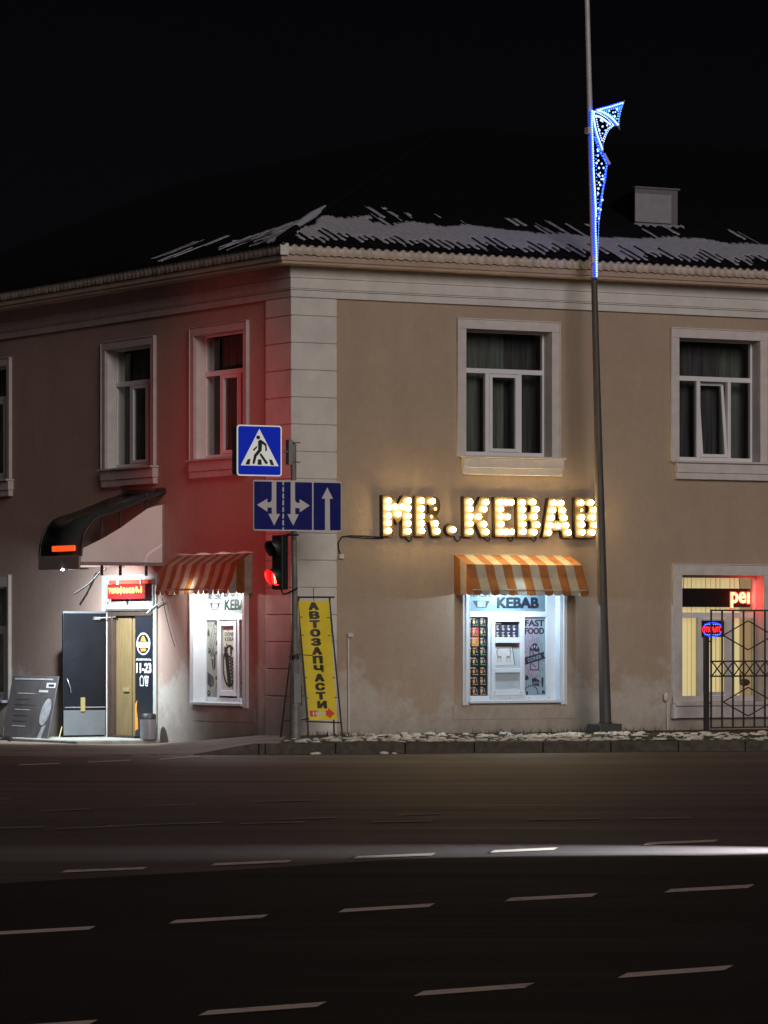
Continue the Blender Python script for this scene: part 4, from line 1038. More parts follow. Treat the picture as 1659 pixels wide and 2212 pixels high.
# leaning board
def onL(px, py, y): return FL.at(px, py, y)
yb_bot, yb_top = -1.50, -1.28
b0 = onL(3, 1598, yb_bot); b1 = onL(101, 1600, yb_bot); zb = (b0[1] + b1[1]) / 2; t0 = onL(33, 1462, yb_top); t1 = onL(133, 1459, yb_top); zt = (t0[1] + t1[1]) / 2
bd = thing('leaning_board', 'large grey faded notice board leaning back beside the open shop door', 'board', FL, b0[0], yb_bot, zb)
def BP(u, v, off=0.0):                 # point on the board's face
    x = b0[0] + (b1[0] - b0[0]) * u; yy = yb_bot + (yb_top - yb_bot) * v; n = Vector((0, -(zt - zb), (yb_top - yb_bot))).normalized()
    return (x, yy + n.y * off, zb + (zt - zb) * v + n.z * off)
q = MB(); q.hexa([BP(0, 0, -.02), BP(1, 0, -.02), BP(1, 1, -.02), BP(0, 1, -.02)], [BP(0, 0), BP(1, 0), BP(1, 1), BP(0, 1)], BOARD); q.build('board_panel', bd, FL, bevel=.004)
q = MB()
for (u0, u1, v0, v1) in ((.78, .98, .82, .90), (.64, .84, .75, .785)): q.poly([BP(u0, v0, .003), BP(u1, v0, .003), BP(u1, v1, .003), BP(u0, v1, .003)], WHITEP)
q.poly([BP(.83, .845, .005), BP(.95, .845, .005), BP(.95, .875, .005), BP(.83, .875, .005)], INKN)
q.build('board_sticker', bd, FL, recalc=False)
q = MB(); pts = []
for k in range(20):
    a = k * 6.283 / 20; du, dv = .10 * math.cos(a), .21 * math.sin(a); pts.append(BP(.86 + du + dv * .15, .45 + dv, .004))
q.poly(pts, BOARDP)
q.poly([BP(.78, .04, .004), BP(.86, .03, .004), BP(.92, .26, .004), BP(.84, .22, .004)], BOARDP); q.poly([BP(.06, .94, .004), BP(.9, .94, .004), BP(.9, .965, .004), BP(.06, .965, .004)], BOARDP)
for k in range(7): q.poly([BP(.18, .72 - k * .085, .003), BP(.18 + random.uniform(.25, .5), .72 - k * .085, .003), BP(.18 + .3, .735 - k * .085, .003), BP(.18, .735 - k * .085, .003)], BOARDP if k % 3 == 0 else BOARD)
q.build('board_print', bd, FL, recalc=False)
q = MB()
q.tube([BP(.5, .95, -.03), (BP(.5, 0)[0], BP(.5, .9)[1] + .30, zb)], .014, IRON, 6)
q.build('prop_leg', bd, FL)
# black cable loops on the ground at far left
q = MB()
c0 = [onL(x, y, -1.8) for x, y in ((-6, 1560), (4, 1572), (6, 1592), (18, 1602), (22, 1598), (12, 1592), (2, 1590), (-8, 1582))]
q.tube([(x, -1.8 + .04 * (i % 2), z) for i, (x, z) in enumerate(c0)], .012, CABLE, 6); c0 = [onL(x, y, -1.85) for x, y in ((12, 1594), (22, 1591), (30, 1600))]
q.tube([(x, -1.85, z) for x, z in c0], .012, CABLE, 6)
q.build('cable_coil', None, FL, label='loose black cable loops on the ground beside the leaning board', cat='cable')

# brand board over the door, and the red running-text sign on it
xa, xb = xL(230.5, 333.5, -.04); za, zb_ = FL.z(282, 1316, -.04), FL.z(282, 1250, -.04)
tb = thing('phone_brand_board', 'white board of phone brand logos mounted over the shop door', 'sign', FL, xa, -.04, za)
q = MB(); q.box(xa, xb, -.075, -.038, za, zb_, mat('board_white', (0.26, 0.275, 0.29), .5, var=.05)); q.build('board_panel', tb, FL, bevel=.006)
ICONBG = mat('icon_tile', (0.235, 0.25, 0.265), .5, var=.03)
bw, bh = xb - xa, zb_ - za; U = lambda u: xa + bw * u; V = lambda v: za + bh * v; y = -.0775
m = MB(); m.rect(U(.005), U(.995), V(.88), V(.985), y, BOARDP)
m.build('top_strip', tb, FL, recalc=False)
m = MB()
ic = [.068, .205, .345, .485, .622, .765, .91]
for i, u in enumerate(ic): m.rect(U(u - .055), U(u + .055), V(.06), V(.42), y, ICONBG)
yy = y - .0015
m.disc(U(ic[0]), V(.29), bw * .040, bh * .115, yy, REDP, 18); m.stroke([(U(ic[0] - .022), V(.24)), (U(ic[0] - .012), V(.36)), (U(ic[0]), V(.28)), (U(ic[0] + .012), V(.36)), (U(ic[0] + .022), V(.24))], .014, yy - .001, WHITEP)
m.rect(U(ic[0] - .05), U(ic[0] + .05), V(.10), V(.135), yy, P_GRY)
m.text('Lenovo', U(ic[1] - .06), U(ic[1] + .06), V(.22), V(.32), yy, REDP, .02)
for k in range(8):
    a = math.pi * (.04 + .92 * k / 7); r0_, r1_ = .20, 1.0
    P = lambda rr_, aa: (U(ic[2]) + bw * .045 * rr_ * math.cos(aa), V(.24) + bh * .20 * rr_ * math.sin(aa))
    m.flat([P(r0_, a), P(r1_ * .8, a - .17), P(r1_, a), P(r1_ * .8, a + .17)], yy - k * .0002, REDP)
m.rect(U(ic[2] - .045), U(ic[2] + .045), V(.13), V(.165), yy, P_GRY)
cx, cz = U(ic[3]), V(.25)
m.flat([(cx + bw * .03 * a, cz + bh * .12 * b) for a, b in ((-.2, -1), (0, -.92), (.25, -1), (.62, -.8), (.9, -.3), (.68, .05), (.66, .35), (.9, .65), (.6, .85), (.3, .85), (0, .72), (-.35, .85), (-.75, .7), (-1, .25), (-.95, -.25), (-.65, -.8))], yy, INK)
m.flat([(cx + bw * .002, cz + bh * .11), (cx + bw * .004, cz + bh * .15), (cx + bw * .017, cz + bh * .185), (cx + bw * .014, cz + bh * .14)], yy, INK)
m.text('SONY', U(ic[4] - .058), U(ic[4] + .058), V(.23), V(.32), yy, P_GRY, .02)
m.rect(U(ic[5] - .036), U(ic[5] + .036), V(.17), V(.43), yy, P_ORA); m.rect(U(ic[5] - .026), U(ic[5] + .026), V(.23), V(.36), yy - .001, WHITEP); m.text('mi', U(ic[5] - .016), U(ic[5] + .016), V(.27), V(.32), yy - .002, P_ORA, .02)
m.rect(U(ic[6] - .055), U(ic[6] + .055), V(.28), V(.32), yy, P_GRY); m.build('brand_print', tb, FL, recalc=False)
# red LED sign
xa, xb = FL.x(232, -.2), FL.x(316, -.2); za, zb_ = FL.z(275, 1289, -.2), FL.z(275, 1262, -.2)
xb = FL.x(313, -.2)
led = thing('running_text_sign', 'glowing red LED sign reading телефонов hung over the brand board', 'LED sign', FL, xa, -.18, za)
q = MB(); q.box(xa, xb, -.20, -.085, za - .04, zb_, mat('red_case', (0.10, 0.006, 0.006), .4, var=0)); q.build('sign_case', led, FL, bevel=.006)
q = MB(); q.rect(xa + .015, xb - .02, za - .03, zb_ - .015, -.203, LEDREDF); q.build('glow_panel', led, FL, recalc=False)
lw = xb - xa
q = MB(); q.text('телефонов', xa + lw * .035, xa + lw * .73, za + .030, zb_ - .03, -.207, LEDAMB, .012); q.build('lettering', led, FL, recalc=False)
q = MB()
blob(q, xa + lw * .79, (za + zb_) / 2 + .02, .035, .05, -.207, LEDAMB); blob(q, xa + lw * .85, (za + zb_) / 2 - .01, .03, .03, -.2075, LEDAMB); blob(q, xa + lw * .91, (za + zb_) / 2 + .01, .03, .06, -.207, LEDAMB, .2); q.build('phone_symbol', led, FL, recalc=False)
lamp('led_glow', 'POINT', FL, (xa + xb) / 2 - .1, -.42, za + .42, 8, (1, .04, .03), .10, parent=led)
q = MB(); q.box(xa - .005, xb + .05, -.17, -.078, zb_ + .005, zb_ + .075, REDP)
for u in (.24, .86): q.box(xa + lw * u, xa + lw * u + .035, -.20, -.171, zb_ - .005, zb_ + .08, SIGNWHITE)
q.build('hanging_bracket', led, FL, bevel=.004)

# ---- curved entrance canopy
cwx0, cwx1 = FL.x(270), FL.x(354); CP = 1.58
can = thing('entrance_canopy', 'smoked curved entrance canopy with white side sheet over the shop door', 'canopy', FL, (cwx0 + cwx1) / 2, 0, 2.9)
def prof_roof(px, py, y): return FL.z(px, py, y)
def ypx(px): # depth of the side sheet plane x = cwx1 at a picture column
    lo, hi = -2.2, .3
    for _ in range(40):
        mid = (lo + hi) / 2
        P = FL.w(cwx1, mid, 0)
        if CX + FPX * P.x / P.y < px: lo = mid
        else: hi = mid
    return (lo + hi) / 2
def sidepts(lst):
    out = []
    for px, py in lst:
        yy = ypx(px); P = FL.w(cwx1, yy, 0); out.append((yy, ZC + (HZ - py) / FPX * P.y))
    return out
side = sidepts([(354, 1090), (354, 1215), (173, 1221), (173, 1187), (196, 1176), (221.5, 1163.6), (262, 1139.5), (290, 1119), (318, 1099), (336, 1093)])
q = MB(); q.add([(cwx1, y, z) for y, z in side] + [(cwx1 - .012, y, z) for y, z in side], [tuple(range(10)), tuple(range(19, 9, -1))] + [(i, i + 10, (i + 1) % 10 + 10, (i + 1) % 10) for i in range(10)], CANWHITE)
q.build('side_sheet', can, FL)
roofc = sidepts([(384, 1054), (362, 1060), (340, 1066), (318, 1073), (290, 1085), (262, 1097), (235, 1106), (214, 1112), (199, 1121), (187, 1136), (179, 1152), (173, 1175), (171, 1198)])
roofc[0] = (0.0, roofc[0][1] + .0); roofc = [(min(y, 0.0) if i else 0.0, z) for i, (y, z) in enumerate(roofc)]
q = MB(); n = len(roofc)
X0, X1 = cwx0 - .06, cwx1 + .05
vs = [(X0, y, z) for y, z in roofc] + [(X1, y, z) for y, z in roofc] + [(X0, y, z - .012) for y, z in roofc] + [(X1, y, z - .012) for y, z in roofc]
fs = []
for i in range(n - 1):
    fs += [(i, i + 1, n + i + 1, n + i), (2 * n + i, 3 * n + i, 3 * n + i + 1, 2 * n + i + 1), (i, 2 * n + i, 2 * n + i + 1, i + 1), (n + i, n + i + 1, 3 * n + i + 1, 3 * n + i)]
fs += [(n - 1, 3 * n - 1, 4 * n - 1, 2 * n - 1)]
q.add(vs, fs, CANSHEET, True); q.build('roof_sheet', can, FL)
for X in (X0 - .012, X1 + .012):
    q = MB(); q.tube([(X, y, z - .02) for y, z in roofc], .028, IRON, 6); q.build('roof_rib', can, FL)
for k in (3, 5, 7):
    y, z = roofc[k]; sz = [s for s in side]; q = MB(); q.box(X0, X1, y - .015, y + .015, z - .05, z - .015, IRON); q.build('purlin', can, FL)
for fx in (ypx(318), ypx(262), ypx(222)):
    q = MB()
    zt_ = max(z for y, z in roofc if abs(y - fx) < .35); zlow = 2.75
    q.box(cwx1 - .05, cwx1 - .02, fx - .02, fx + .02, 2.75, zt_ - .10, IRON); q.build('side_post', can, FL)
fz1, fz0 = sidepts([(172, 1199)])[0][1], sidepts([(172, 1229)])[0][1]; yf_ = ypx(172)
q = MB(); q.box(X0, X1, yf_ - .04, yf_, fz0, fz1, CANBEAM); q.build('front_beam', can, FL, bevel=.012)
q = MB(); q.box(X1 - .06, X1 - .02, yf_, 0, side[1][1] - .06, side[1][1] - .003, CANBEAM); q.box(X0, X0 + .05, yf_, 0, side[1][1] - .06, side[1][1] - .003, CANBEAM); q.build('side_rail', can, FL)
q = MB(); q.box(cwx1 - .01, cwx1 + .02, -.03, 0, side[1][1], side[0][1], CANBEAM); q.build('wall_bracket', can, FL)
# added glowing strip: red sign light seen through the canopy, no lamp
oz = FL.z(140, 1184.5, yf_ - .08)
yk_, zk_ = roofc[-2]
q = MB(); q.box(FL.x(116, yf_ - .02), FL.x(165, yf_ - .02), yf_ - .062, yf_ - .03, oz - .048, oz + .048, ORANGEGLOW); q.build('sign_glow_strip', can, FL, bevel=.015)
# white floodlight under the front beam
fxl = FL.x(136, yf_ - .03); fzl = FL.z(136, 1229, yf_ - .03)
fd = thing('floodlight', 'small bright white floodlight under the front edge of the entrance canopy', 'floodlight', FL, fxl, yf_, fzl)
q = MB(); q.box(fxl - .09, fxl + .09, yf_ - .03, yf_ + .03, fzl - .01, fzl + .045, BLACK); q.build('lamp_case', fd, FL, bevel=.006)
q = MB(); q.box(fxl - .30, fxl + .22, yf_ - .03, yf_ + .34, fzl - .004, fzl + .012, BLACK); q.build('beam_shield', fd, FL)  # plate added to cut off the lamp's upward light
q = MB(); q.ball((fxl, yf_ - .035, fzl - .012), .034, LEDCOOL, 8, 6, (1.3, .6, .5)); q.build('lamp_glass', fd, FL)
lamp('floodlight_beam', 'SPOT', FL, fxl, yf_ + .06, fzl - .05, 1350, (0.80, 0.94, 1.0), .05, aim=(fxl - 1.7, 0.0, .30), size=R(142), blend=1.0, parent=fd)

# wires hanging under the canopy and from the awning
def wire(pts, m, r, label):
    q = MB(); q.tube(pts, r, m, 6); return q.build('hanging_wire', None, FL, label=label, cat='wire', group='loose wires by the entrance')
P = lambda px, py, y=-.06: (FL.x(px, y), y, FL.z(px, py, y))
wire([P(226, 1229), P(214, 1236), P(205, 1247), P(190, 1262), P(161, 1281)], CABLEW, .012, 'pale wire end hanging slantwise on the wall left of the brand board')
wire([P(221, 1230), P(206, 1240), P(200, 1255), P(186, 1283), P(172, 1305)], CABLE, .010, 'dark wire hanging slantwise on the wall left of the brand board')
wire([P(352, 1300), P(341, 1305), P(328, 1314), P(318, 1324)], CABLEW, .014, 'pale wire end hanging in front of the door from the awning corner')
wire([P(350, 1292), P(353, 1302), P(360, 1335), P(368, 1365), P(377, 1396)], CABLE, .007, 'thin dark wire dangling down the wall between door and window')

# ================================================================== awnings
def awning(F, x0, x1, zt, drop1, p1, drop2, p2, nst, label, lampx, energy, val=.075, side_st=3, fold_round=False):
    a = thing('awning', label, 'awning', F, (x0 + x1) / 2, 0, zt)
    zf, zb = zt - drop1, zt - drop1 - drop2; n = nst; e = .004
    rows = [(-.01, zt), (-p1 * .5, zt - drop1 * .47), (-p1, zf), (-(p1 + p2) / 2 + .012, (zf + zb) / 2), (-p2, zb)]
    top = MB()
    for k in range(n):
        m = CLOTHO if k % 2 == 0 else CLOTHW; sub = 3
        for i in range(sub):
            t0, t1 = (k + i / sub) / n, (k + (i + 1) / sub) / n; xa, xb = x0 + (x1 - x0) * t0, x0 + (x1 - x0) * t1
            vs = []
            for (y, z) in rows:
                vs += [(xa, y + .006 * math.sin(xa * 9), z), (xb, y + .006 * math.sin(xb * 9), z)]
            top.add(vs, [(2 * j, 2 * j + 1, 2 * j + 3, 2 * j + 2) for j in range(len(rows) - 1)], m)
    top.build('fabric', a, F, recalc=False)
    for xs, sg in ((x0, 1), (x1, -1)):
        s = MB(); S = side_st
        ys = [0.0 - p2 * k / S for k in range(S + 1)]
        def ztop(y):
            for (ya, za), (yb, zb2) in zip(rows[:-1], rows[1:]):
                if yb - 1e-6 <= y <= ya + 1e-6: return za + (zb2 - za) * (y - ya) / ((yb - ya) or 1)
            return zt if y > rows[0][0] else zb
        for k in range(S):
            m = (CLOTHO if k % 2 == 0 else CLOTHW) if F is FR else (CLOTHW if k % 2 == 0 else CLOTHO)
            ya, yb = ys[k], ys[k + 1]; sub = 4
            for i in range(sub):
                y0_, y1_ = ya + (yb - ya) * i / sub, ya + (yb - ya) * (i + 1) / sub
                s.add([(xs, y0_, zb - .005), (xs, y1_, zb - .005), (xs, y1_, ztop(y1_) - .004), (xs, y0_, ztop(y0_) - .004)], [(0, 1, 2, 3)], m)
            yc = (ya + yb) / 2; hw = (ya - yb) / 2
            s.add([(xs, yc + hw * math.cos(math.pi * i / 8), zb - .02 - val * .62 * math.sin(math.pi * i / 8) ** .6) for i in range(9)] + [(xs, yb, zb - .005), (xs, ya, zb - .005)], [tuple(range(11))], m)
        s.build('side_fabric', a, F, recalc=False)
    v = MB()
    for k in range(n):
        m = CLOTHO if k % 2 == 0 else CLOTHW
        xa, xb = x0 + (x1 - x0) * k / n, x0 + (x1 - x0) * (k + 1) / n; xc, hw = (xa + xb) / 2, (xb - xa) / 2; yv = -p2 - .004 + .004 * math.sin(k * 2.1)
        v.add([(xc - hw * math.cos(math.pi * i / 8), yv, zb - .02 - val * .75 * math.sin(math.pi * i / 8) ** .6) for i in range(9)] + [(xb, yv, zb - .003), (xa, yv, zb - .003)], [tuple(range(11))], m)
    v.build('valance', a, F, recalc=False)
    b = MB(); b.tube([(x0 + .01, -p2 + .02, zb + .01), (x1 - .01, -p2 + .02, zb + .01)], .014, STEEL, 8)
    for xs in (x0 + .02, x1 - .02): b.tube([(xs, -.02, zb + .01), (xs, -p2 + .02, zb + .01)], .012, STEEL, 8); b.tube([(xs, -.02, zf - .02), (xs, -p1 + .03, zf - .02)], .012, STEEL, 8)
    b.build('awning_frame', a, F)
    lz = zb + .04
    l = thing('awning_lamp', 'small white lamp fixed under the ' + ('front' if F is FR else 'side street') + ' striped awning', 'lamp', F, lampx, -p2 * .62, lz)
    q = MB(); q.box(lampx - .05, lampx + .05, -p2 * .62 - .03, -p2 * .62 + .03, lz + .03, lz + .06, BLACK); q.build('lamp_case', l, F)
    q = MB(); q.box(lampx - .045, lampx + .045, -p2 * .62 - .028, -p2 * .62 + .028, lz + .02, lz + .029, LEDCOOL); q.build('lamp_glass', l, F)
    q = MB(); q.tube([(lampx, -p2 * .62, lz + .06), (lampx, -p2 * .62, zf - .03), (lampx, -.02, zf - .02)], .008, STEEL, 6); q.build('lamp_arm', l, F)
    lamp('awning_lamp_light', 'POINT', F, lampx, -p2 * .62, lz - .01, energy, (0.60, 0.82, 1.0) if F is FR else (.93, .96, .94), .04, parent=l)
    return a
awning(FR, FR.x(981), FR.x(1230.5), FR.z(1100, 1199), .165, .40, .43, .60, 13, 'orange and cream striped awning over the front serving window under the bulb letters', FR.x(1120, -.45), 100)
awning(FL, FL.x(388), FL.x(545.8), FL.z(470, 1197), .17, .30, .42, .45, 15, 'orange and cream striped awning over the side street window beside the canopy', FL.x(424, -.30), 125)

# ================================================================== MR. KEBAB bulb letters
ys = -.12
SX = lambda zx: FR.x(788.3 + zx * .3655, ys)
def SZ(zx, zy): return FR.z(788.3 + zx * .3655, 1000.6 + zy * .3655, ys)
sg = thing('bulb_letter_sign', 'glowing marquee bulb letters spelling MR. KEBAB above the front serving window', 'sign', FR, SX(740), -.05, SZ(740, 320))
def lp(pts): return [(SX(x), SZ(x, y)) for x, y in pts]
B_out = [(900, 200), (985, 200), (1008, 204), (1026, 214), (1037, 235), (1039, 270), (1033, 294), (1022, 312), (1036, 328), (1043, 350), (1043, 395), (1036, 415), (1020, 431), (990, 438), (903, 436)]
B_h1 = [(957, 248), (957, 292), (974, 292), (982, 282), (982, 258), (974, 248)]
B_h2 = [(957, 340), (957, 388), (976, 388), (985, 376), (985, 352), (976, 340)]
def sh(pts, a): return [(x + a + (x - 900) * -.005, y + 3) for x, y in pts]
LET = [
 ('M', [[(105, 188), (163, 188), (195, 246), (226, 190), (270, 190), (272, 432), (222, 432), (222, 318), (195, 358), (168, 318), (168, 430), (107, 430)]],
  [(135, 222), (135, 262), (135, 310), (135, 353), (135, 400), (252, 222), (250, 265), (250, 312), (250, 356), (250, 402), (172, 258), (215, 258), (193, 300)]),
 ('R', [[(300, 192), (400, 192), (425, 200), (440, 218), (446, 245), (443, 275), (435, 297), (424, 310), (438, 330), (447, 360), (462, 432), (400, 432), (388, 360), (380, 347), (362, 346), (362, 432), (302, 432)], [(362, 244), (362, 300), (378, 300), (387, 286), (387, 258), (378, 244)]],
  [(330, 222), (330, 268), (330, 312), (330, 356), (332, 400), (393, 225), (410, 270, 0), (387, 316, 0), (412, 356), (422, 402)]),
 ('K', [[(585, 195), (645, 195), (645, 280), (685, 197), (747, 200), (706, 312), (750, 435), (690, 435), (655, 350), (645, 368), (645, 435), (587, 435)]],
  [(616, 228), (617, 270), (617, 315), (617, 357), (617, 405), (711, 230), (699, 272), (668, 316), (699, 360), (711, 406)]),
 ('E', [[(767, 198), (882, 200), (882, 258), (828, 257), (828, 292), (862, 292), (862, 342), (828, 342), (828, 380), (887, 382), (887, 435), (770, 435)]],
  [(795, 230), (828, 230), (860, 231), (797, 272), (800, 316), (838, 317), (800, 360), (797, 406), (830, 406), (862, 406)]),
 ('B', [B_out, B_h1, B_h2], [(926, 232), (928, 274), (929, 318), (930, 360), (931, 405), (988, 229), (1008, 272), (997, 316), (1012, 364), (994, 408)]),
 ('A', [[(1088, 205), (1182, 207), (1228, 440), (1172, 440), (1163, 398), (1112, 397), (1103, 438), (1052, 436)], [(1137, 258), (1122, 340), (1151, 340)]],
  [(1113, 235), (1154, 236), (1105, 278), (1164, 280), (1097, 322), (1173, 322), (1089, 367), (1136, 371), (1183, 367), (1081, 410), (1197, 410)]),
 ('B', [sh(B_out, 343), sh(B_h1, 343), sh(B_h2, 343)], [(1272, 235), (1274, 278, 0), (1276, 320), (1277, 363), (1278, 408), (1331, 234), (1352, 277), (1341, 320), (1356, 365), (1339, 409)]),
]
bulb_me = MB().ball((0, 0, 0), .043, BULB, 12, 8, (1, .75, 1)); bulb0 = bulb_me.build('bulb', None, FW, centre=False)
dim_me = MB().ball((0, 0, 0), .026, BULBDIM, 10, 8, (1, .75, 1)); dim0 = dim_me.build('bulb', None, FW, centre=False)
BM, DMm = bulb0.data, dim0.data
bpy.data.objects.remove(bulb0); bpy.data.objects.remove(dim0)
def bulbs(parent, lst):
    for b in lst:
        o = bpy.data.objects.new('bulb', DMm if len(b) > 2 else BM); COL.objects.link(o)
        place(o, FR.M @ Matrix.Translation((SX(b[0]), ys - .040, SZ(b[0], b[1]))), parent)
for ch, loops, bl in LET:
    L_ = [lp(p) for p in loops]
    q = MB(); q.shape(L_, ys, ys + .116, LETTER); lo = q.build('letter', sg, FR)
    bulbs(lo, bl)
q = MB(); cxd, czd = SX(513), SZ(513, 393); q.shape([[(cxd + .098 * math.cos(a), czd + .098 * math.sin(a)) for a in [i * 6.283 / 24 for i in range(24)]]], ys, ys + .116, LETTER)
lo = q.build('full_stop', sg, FR); bulbs(lo, [(516, 393)])
for a in (278, 565, 742, 878, 1015):
    q = MB(); pts = [(SX(a - 20), -.03, SZ(a, 430)), (SX(a - 17), -.03, SZ(a, 448)), (SX(a), -.03, SZ(a, 462)), (SX(a + 14), -.03, SZ(a, 450)), (SX(a + 12), -.03, SZ(a, 430))]
    q.tube(pts, .010, CABLE, 6); q.build('cable_loop', sg, FR)
P = lambda px, py, y=-.03: (FR.x(px, y), y, FR.z(px, py, y))
q = MB(); q.tube([P(828, 1161), P(790, 1158), P(755, 1157), P(738, 1160), P(731, 1172), P(732, 1186), P(735, 1198)], .012, CABLE, 6); q.tube([P(828, 1163), P(785, 1162), P(752, 1159.5)], .008, CABLE, 6)
q.build('supply_cable', None, FR, label='black cable running along the wall from the bulb letters to the quoin', cat='cable')
q = MB(); q.box(FR.x(730), FR.x(740), -.06, -.0, FR.z(735, 1207), FR.z(735, 1197), WHITE); q.build('junction_box', None, FR, bevel=.008, label='little white junction box at the end of the sign cable on the wall', cat='junction box')
q = MB(); q.tube([P(752, 1374), P(752.5, 1450), P(753.5, 1588)], .016, TRIM, 8); PIPE = q.build('wall_conduit', None, FR, label='thin pale vertical conduit on the wall right of the yellow banner stand', cat='conduit')
q = MB(); q.box(FR.x(748), FR.x(759), -.07, -.0, FR.z(753, 1376), FR.z(753, 1368), TRIM); q.build('conduit_cap', PIPE, FR, bevel=.006)
q = MB(); q.tube([P(1439, 1502), P(1441, 1508), P(1441, 1540), P(1443, 1578)], .014, TRIM, 8); WT = q.build('wall_tap_pipe', None, FR, label='small drain pipe on the wall left of the lit shop window', cat='pipe')
q = MB(); q.ball(P(1439, 1506, -.05), .05, TRIM, 8, 6, (1, .8, 1.6)); q.build('pipe_head', WT, FR)

# ================================================================== sign pole, signs, signal
PY = 60.5; PXo = (636.5 - CX) / FPX * PY
FS = Fr((PXo, PY), (0.879, 0.477))
def sx(px, y): return FS.x(px, y)
pz = lambda px, py, y=0: FS.z(px, py, y)
pole = thing('sign_pole', 'grey steel pole on the corner pavement carrying the blue signs', 'pole', FS, 0, 0, .15)
q = MB(); q.tube([(.012, 0, .13), (0, 0, 2.6), (-.022, 0, pz(633, 960))], [.047, .047, .046], POLEG, 14); q.build('pole_tube', pole, FS)
q = MB(); q.tube([(.012, 0, .12), (.012, 0, pz(637, 1432)), (.010, 0, pz(637, 1427))], [.082, .082, .055], POLEG, 14); q.build('pole_sleeve', pole, FS)
q = MB(); q.tube([(.011, 0, pz(637, 1424)), (.011, 0, pz(637, 1416))], .058, IRON, 12); q.tube([(-.14, -.04, pz(637, 1420)), (0, -.06, pz(637, 1414)), (.30, -.02, pz(637, 1416))], .008, IRON, 6); q.build('pole_clamp', pole, FS)
q = MB(); q.ball((-.022, 0, pz(633, 958)), .03, BLACK, 8, 6); q.build('pole_cap', pole, FS)
q = MB(); q.box(.065, .10, -.05, .05, pz(640, 1525), pz(640, 1480), BOXGREY); q.box(-.06, .06, -.090, -.083, pz(637, 1518), pz(637, 1455), STEEL); q.build('pole_sticker', pole, FS)
# pedestrian crossing box sign
yb = -.10
a0, a1 = sx(511, yb), sx(608, yb); zA, zB = pz(560, 1028.5, yb), pz(560, 918.5, yb); w_, h_ = a1 - a0, zB - zA
ps = thing('crossing_sign', 'square blue lit pedestrian crossing sign with walking figure on the sign pole', 'traffic sign', FS, (a0 + a1) / 2, yb, zA)
U = lambda u: a0 + w_ * u; V = lambda v: zA + h_ * v
def rr(x0, x1, z0, z1, r, n=5):
    out = []
    for cx, cz, s0 in ((x1 - r, z1 - r, 0), (x0 + r, z1 - r, 1), (x0 + r, z0 + r, 2), (x1 - r, z0 + r, 3)):
        for i in range(n + 1):
            a = (s0 + i / n) * math.pi / 2; out.append((cx + r * math.cos(a), cz + r * math.sin(a)))
    return out
q = MB(); q.prism(rr(a0 + .004, a1 - .004, zA + .004, zB - .004, .05), yb, yb + .16, BOXGREY); q.build('sign_box', ps, FS)
q = MB(); q.prism(rr(a0, a1, zA, zB, .05), yb - .012, yb - .001, BOXWHITE); q.build('sign_border', ps, FS)
q = MB(); q.flat(rr(U(.028), U(.972), V(.026), V(.974), .035), yb - .0135, BOXBLUE); q.build('sign_face', ps, FS, recalc=False)
q = MB(); q.flat([(U(.082), V(.203)), (U(.928), V(.203)), (U(.497), V(.928))], yb - .015, BOXWHITE); q.build('white_triangle', ps, FS, recalc=False)
zx = lambda x, y: (U((x - 198) / 505), V(1 - (y - 108) / 577))
fg = MB(); yy = yb - .017
fg.disc(*zx(435, 247), .033, .031, yy, INK, 16)
fg.flat([zx(*p) for p in ((433, 290), (458, 270), (482, 282), (530, 322), (534, 396), (514, 402), (512, 342), (480, 318), (474, 392), (470, 402), (418, 462), (397, 542), (382, 552), (370, 540), (388, 446), (434, 388))], yy, INK)
fg.flat([zx(*p) for p in ((424, 340), (424, 362), (388, 402), (376, 394), (378, 382))], yy, INK)
fg.flat([zx(*p) for p in ((466, 422), (544, 532), (532, 548), (518, 546), (449, 442))], yy, INK)
fg.flat([zx(*p) for p in ((318, 494), (350, 494), (338, 557), (290, 557))], yy, INK); fg.flat([zx(*p) for p in ((432, 496), (470, 496), (476, 558), (428, 557))], yy - .001, INK); fg.flat([zx(*p) for p in ((556, 496), (590, 496), (616, 559), (578, 559))], yy, INK)
fg.build('walking_figure', ps, FS, recalc=False)
q = MB(); zc = pz(620, 976, 0); q.tube([(a1 - .02, yb + .08, zc), (-.09, yb + .09, zc)], .014, STEEL, 8); q.box(-.13, -.065, -.06, .05, pz(625, 1004), pz(625, 950), STEEL)
for py in (956, 998): q.tube([(-.07, -.05, pz(625, py)), (.07, -.055, pz(625, py)), (.08, .05, pz(625, py))], .010, STEEL, 6)
q.build('bracket', ps, FS)
# lane direction sign
yl = -.085
a0, a1 = sx(546.5, yl), sx(737, yl); zA, zB = pz(640, 1147.2, yl), pz(640, 1038.2, yl); w_, h_ = a1 - a0, zB - zA
ls = thing('lane_sign', 'wide blue lane direction sign with white arrows on the sign pole', 'traffic sign', FS, (a0 + a1) / 2, yl, zA)
q = MB(); q.prism(rr(a0, a1, zA, zB, .03), yl - .012, yl - .002, SIGNWHITE); q.build('sign_panel', ls, FS)
zx = lambda x, y: (a0 + w_ * (x - 380) / 995, zA + h_ * (1 - (y - 730) / 570))
q = MB(); yy = yl - .0135
q.flat(rr(*[zx(388, 0)[0], zx(1040, 0)[0], zx(0, 1286)[1], zx(0, 748)[1]], .018), yy, SIGNBLUE); q.flat(rr(*[zx(1056, 0)[0], zx(1367, 0)[0], zx(0, 1286)[1], zx(0, 748)[1]], .018), yy, SIGNBLUE); q.build('blue_field', ls, FS, recalc=False)
q = MB(); yy = yl - .0155
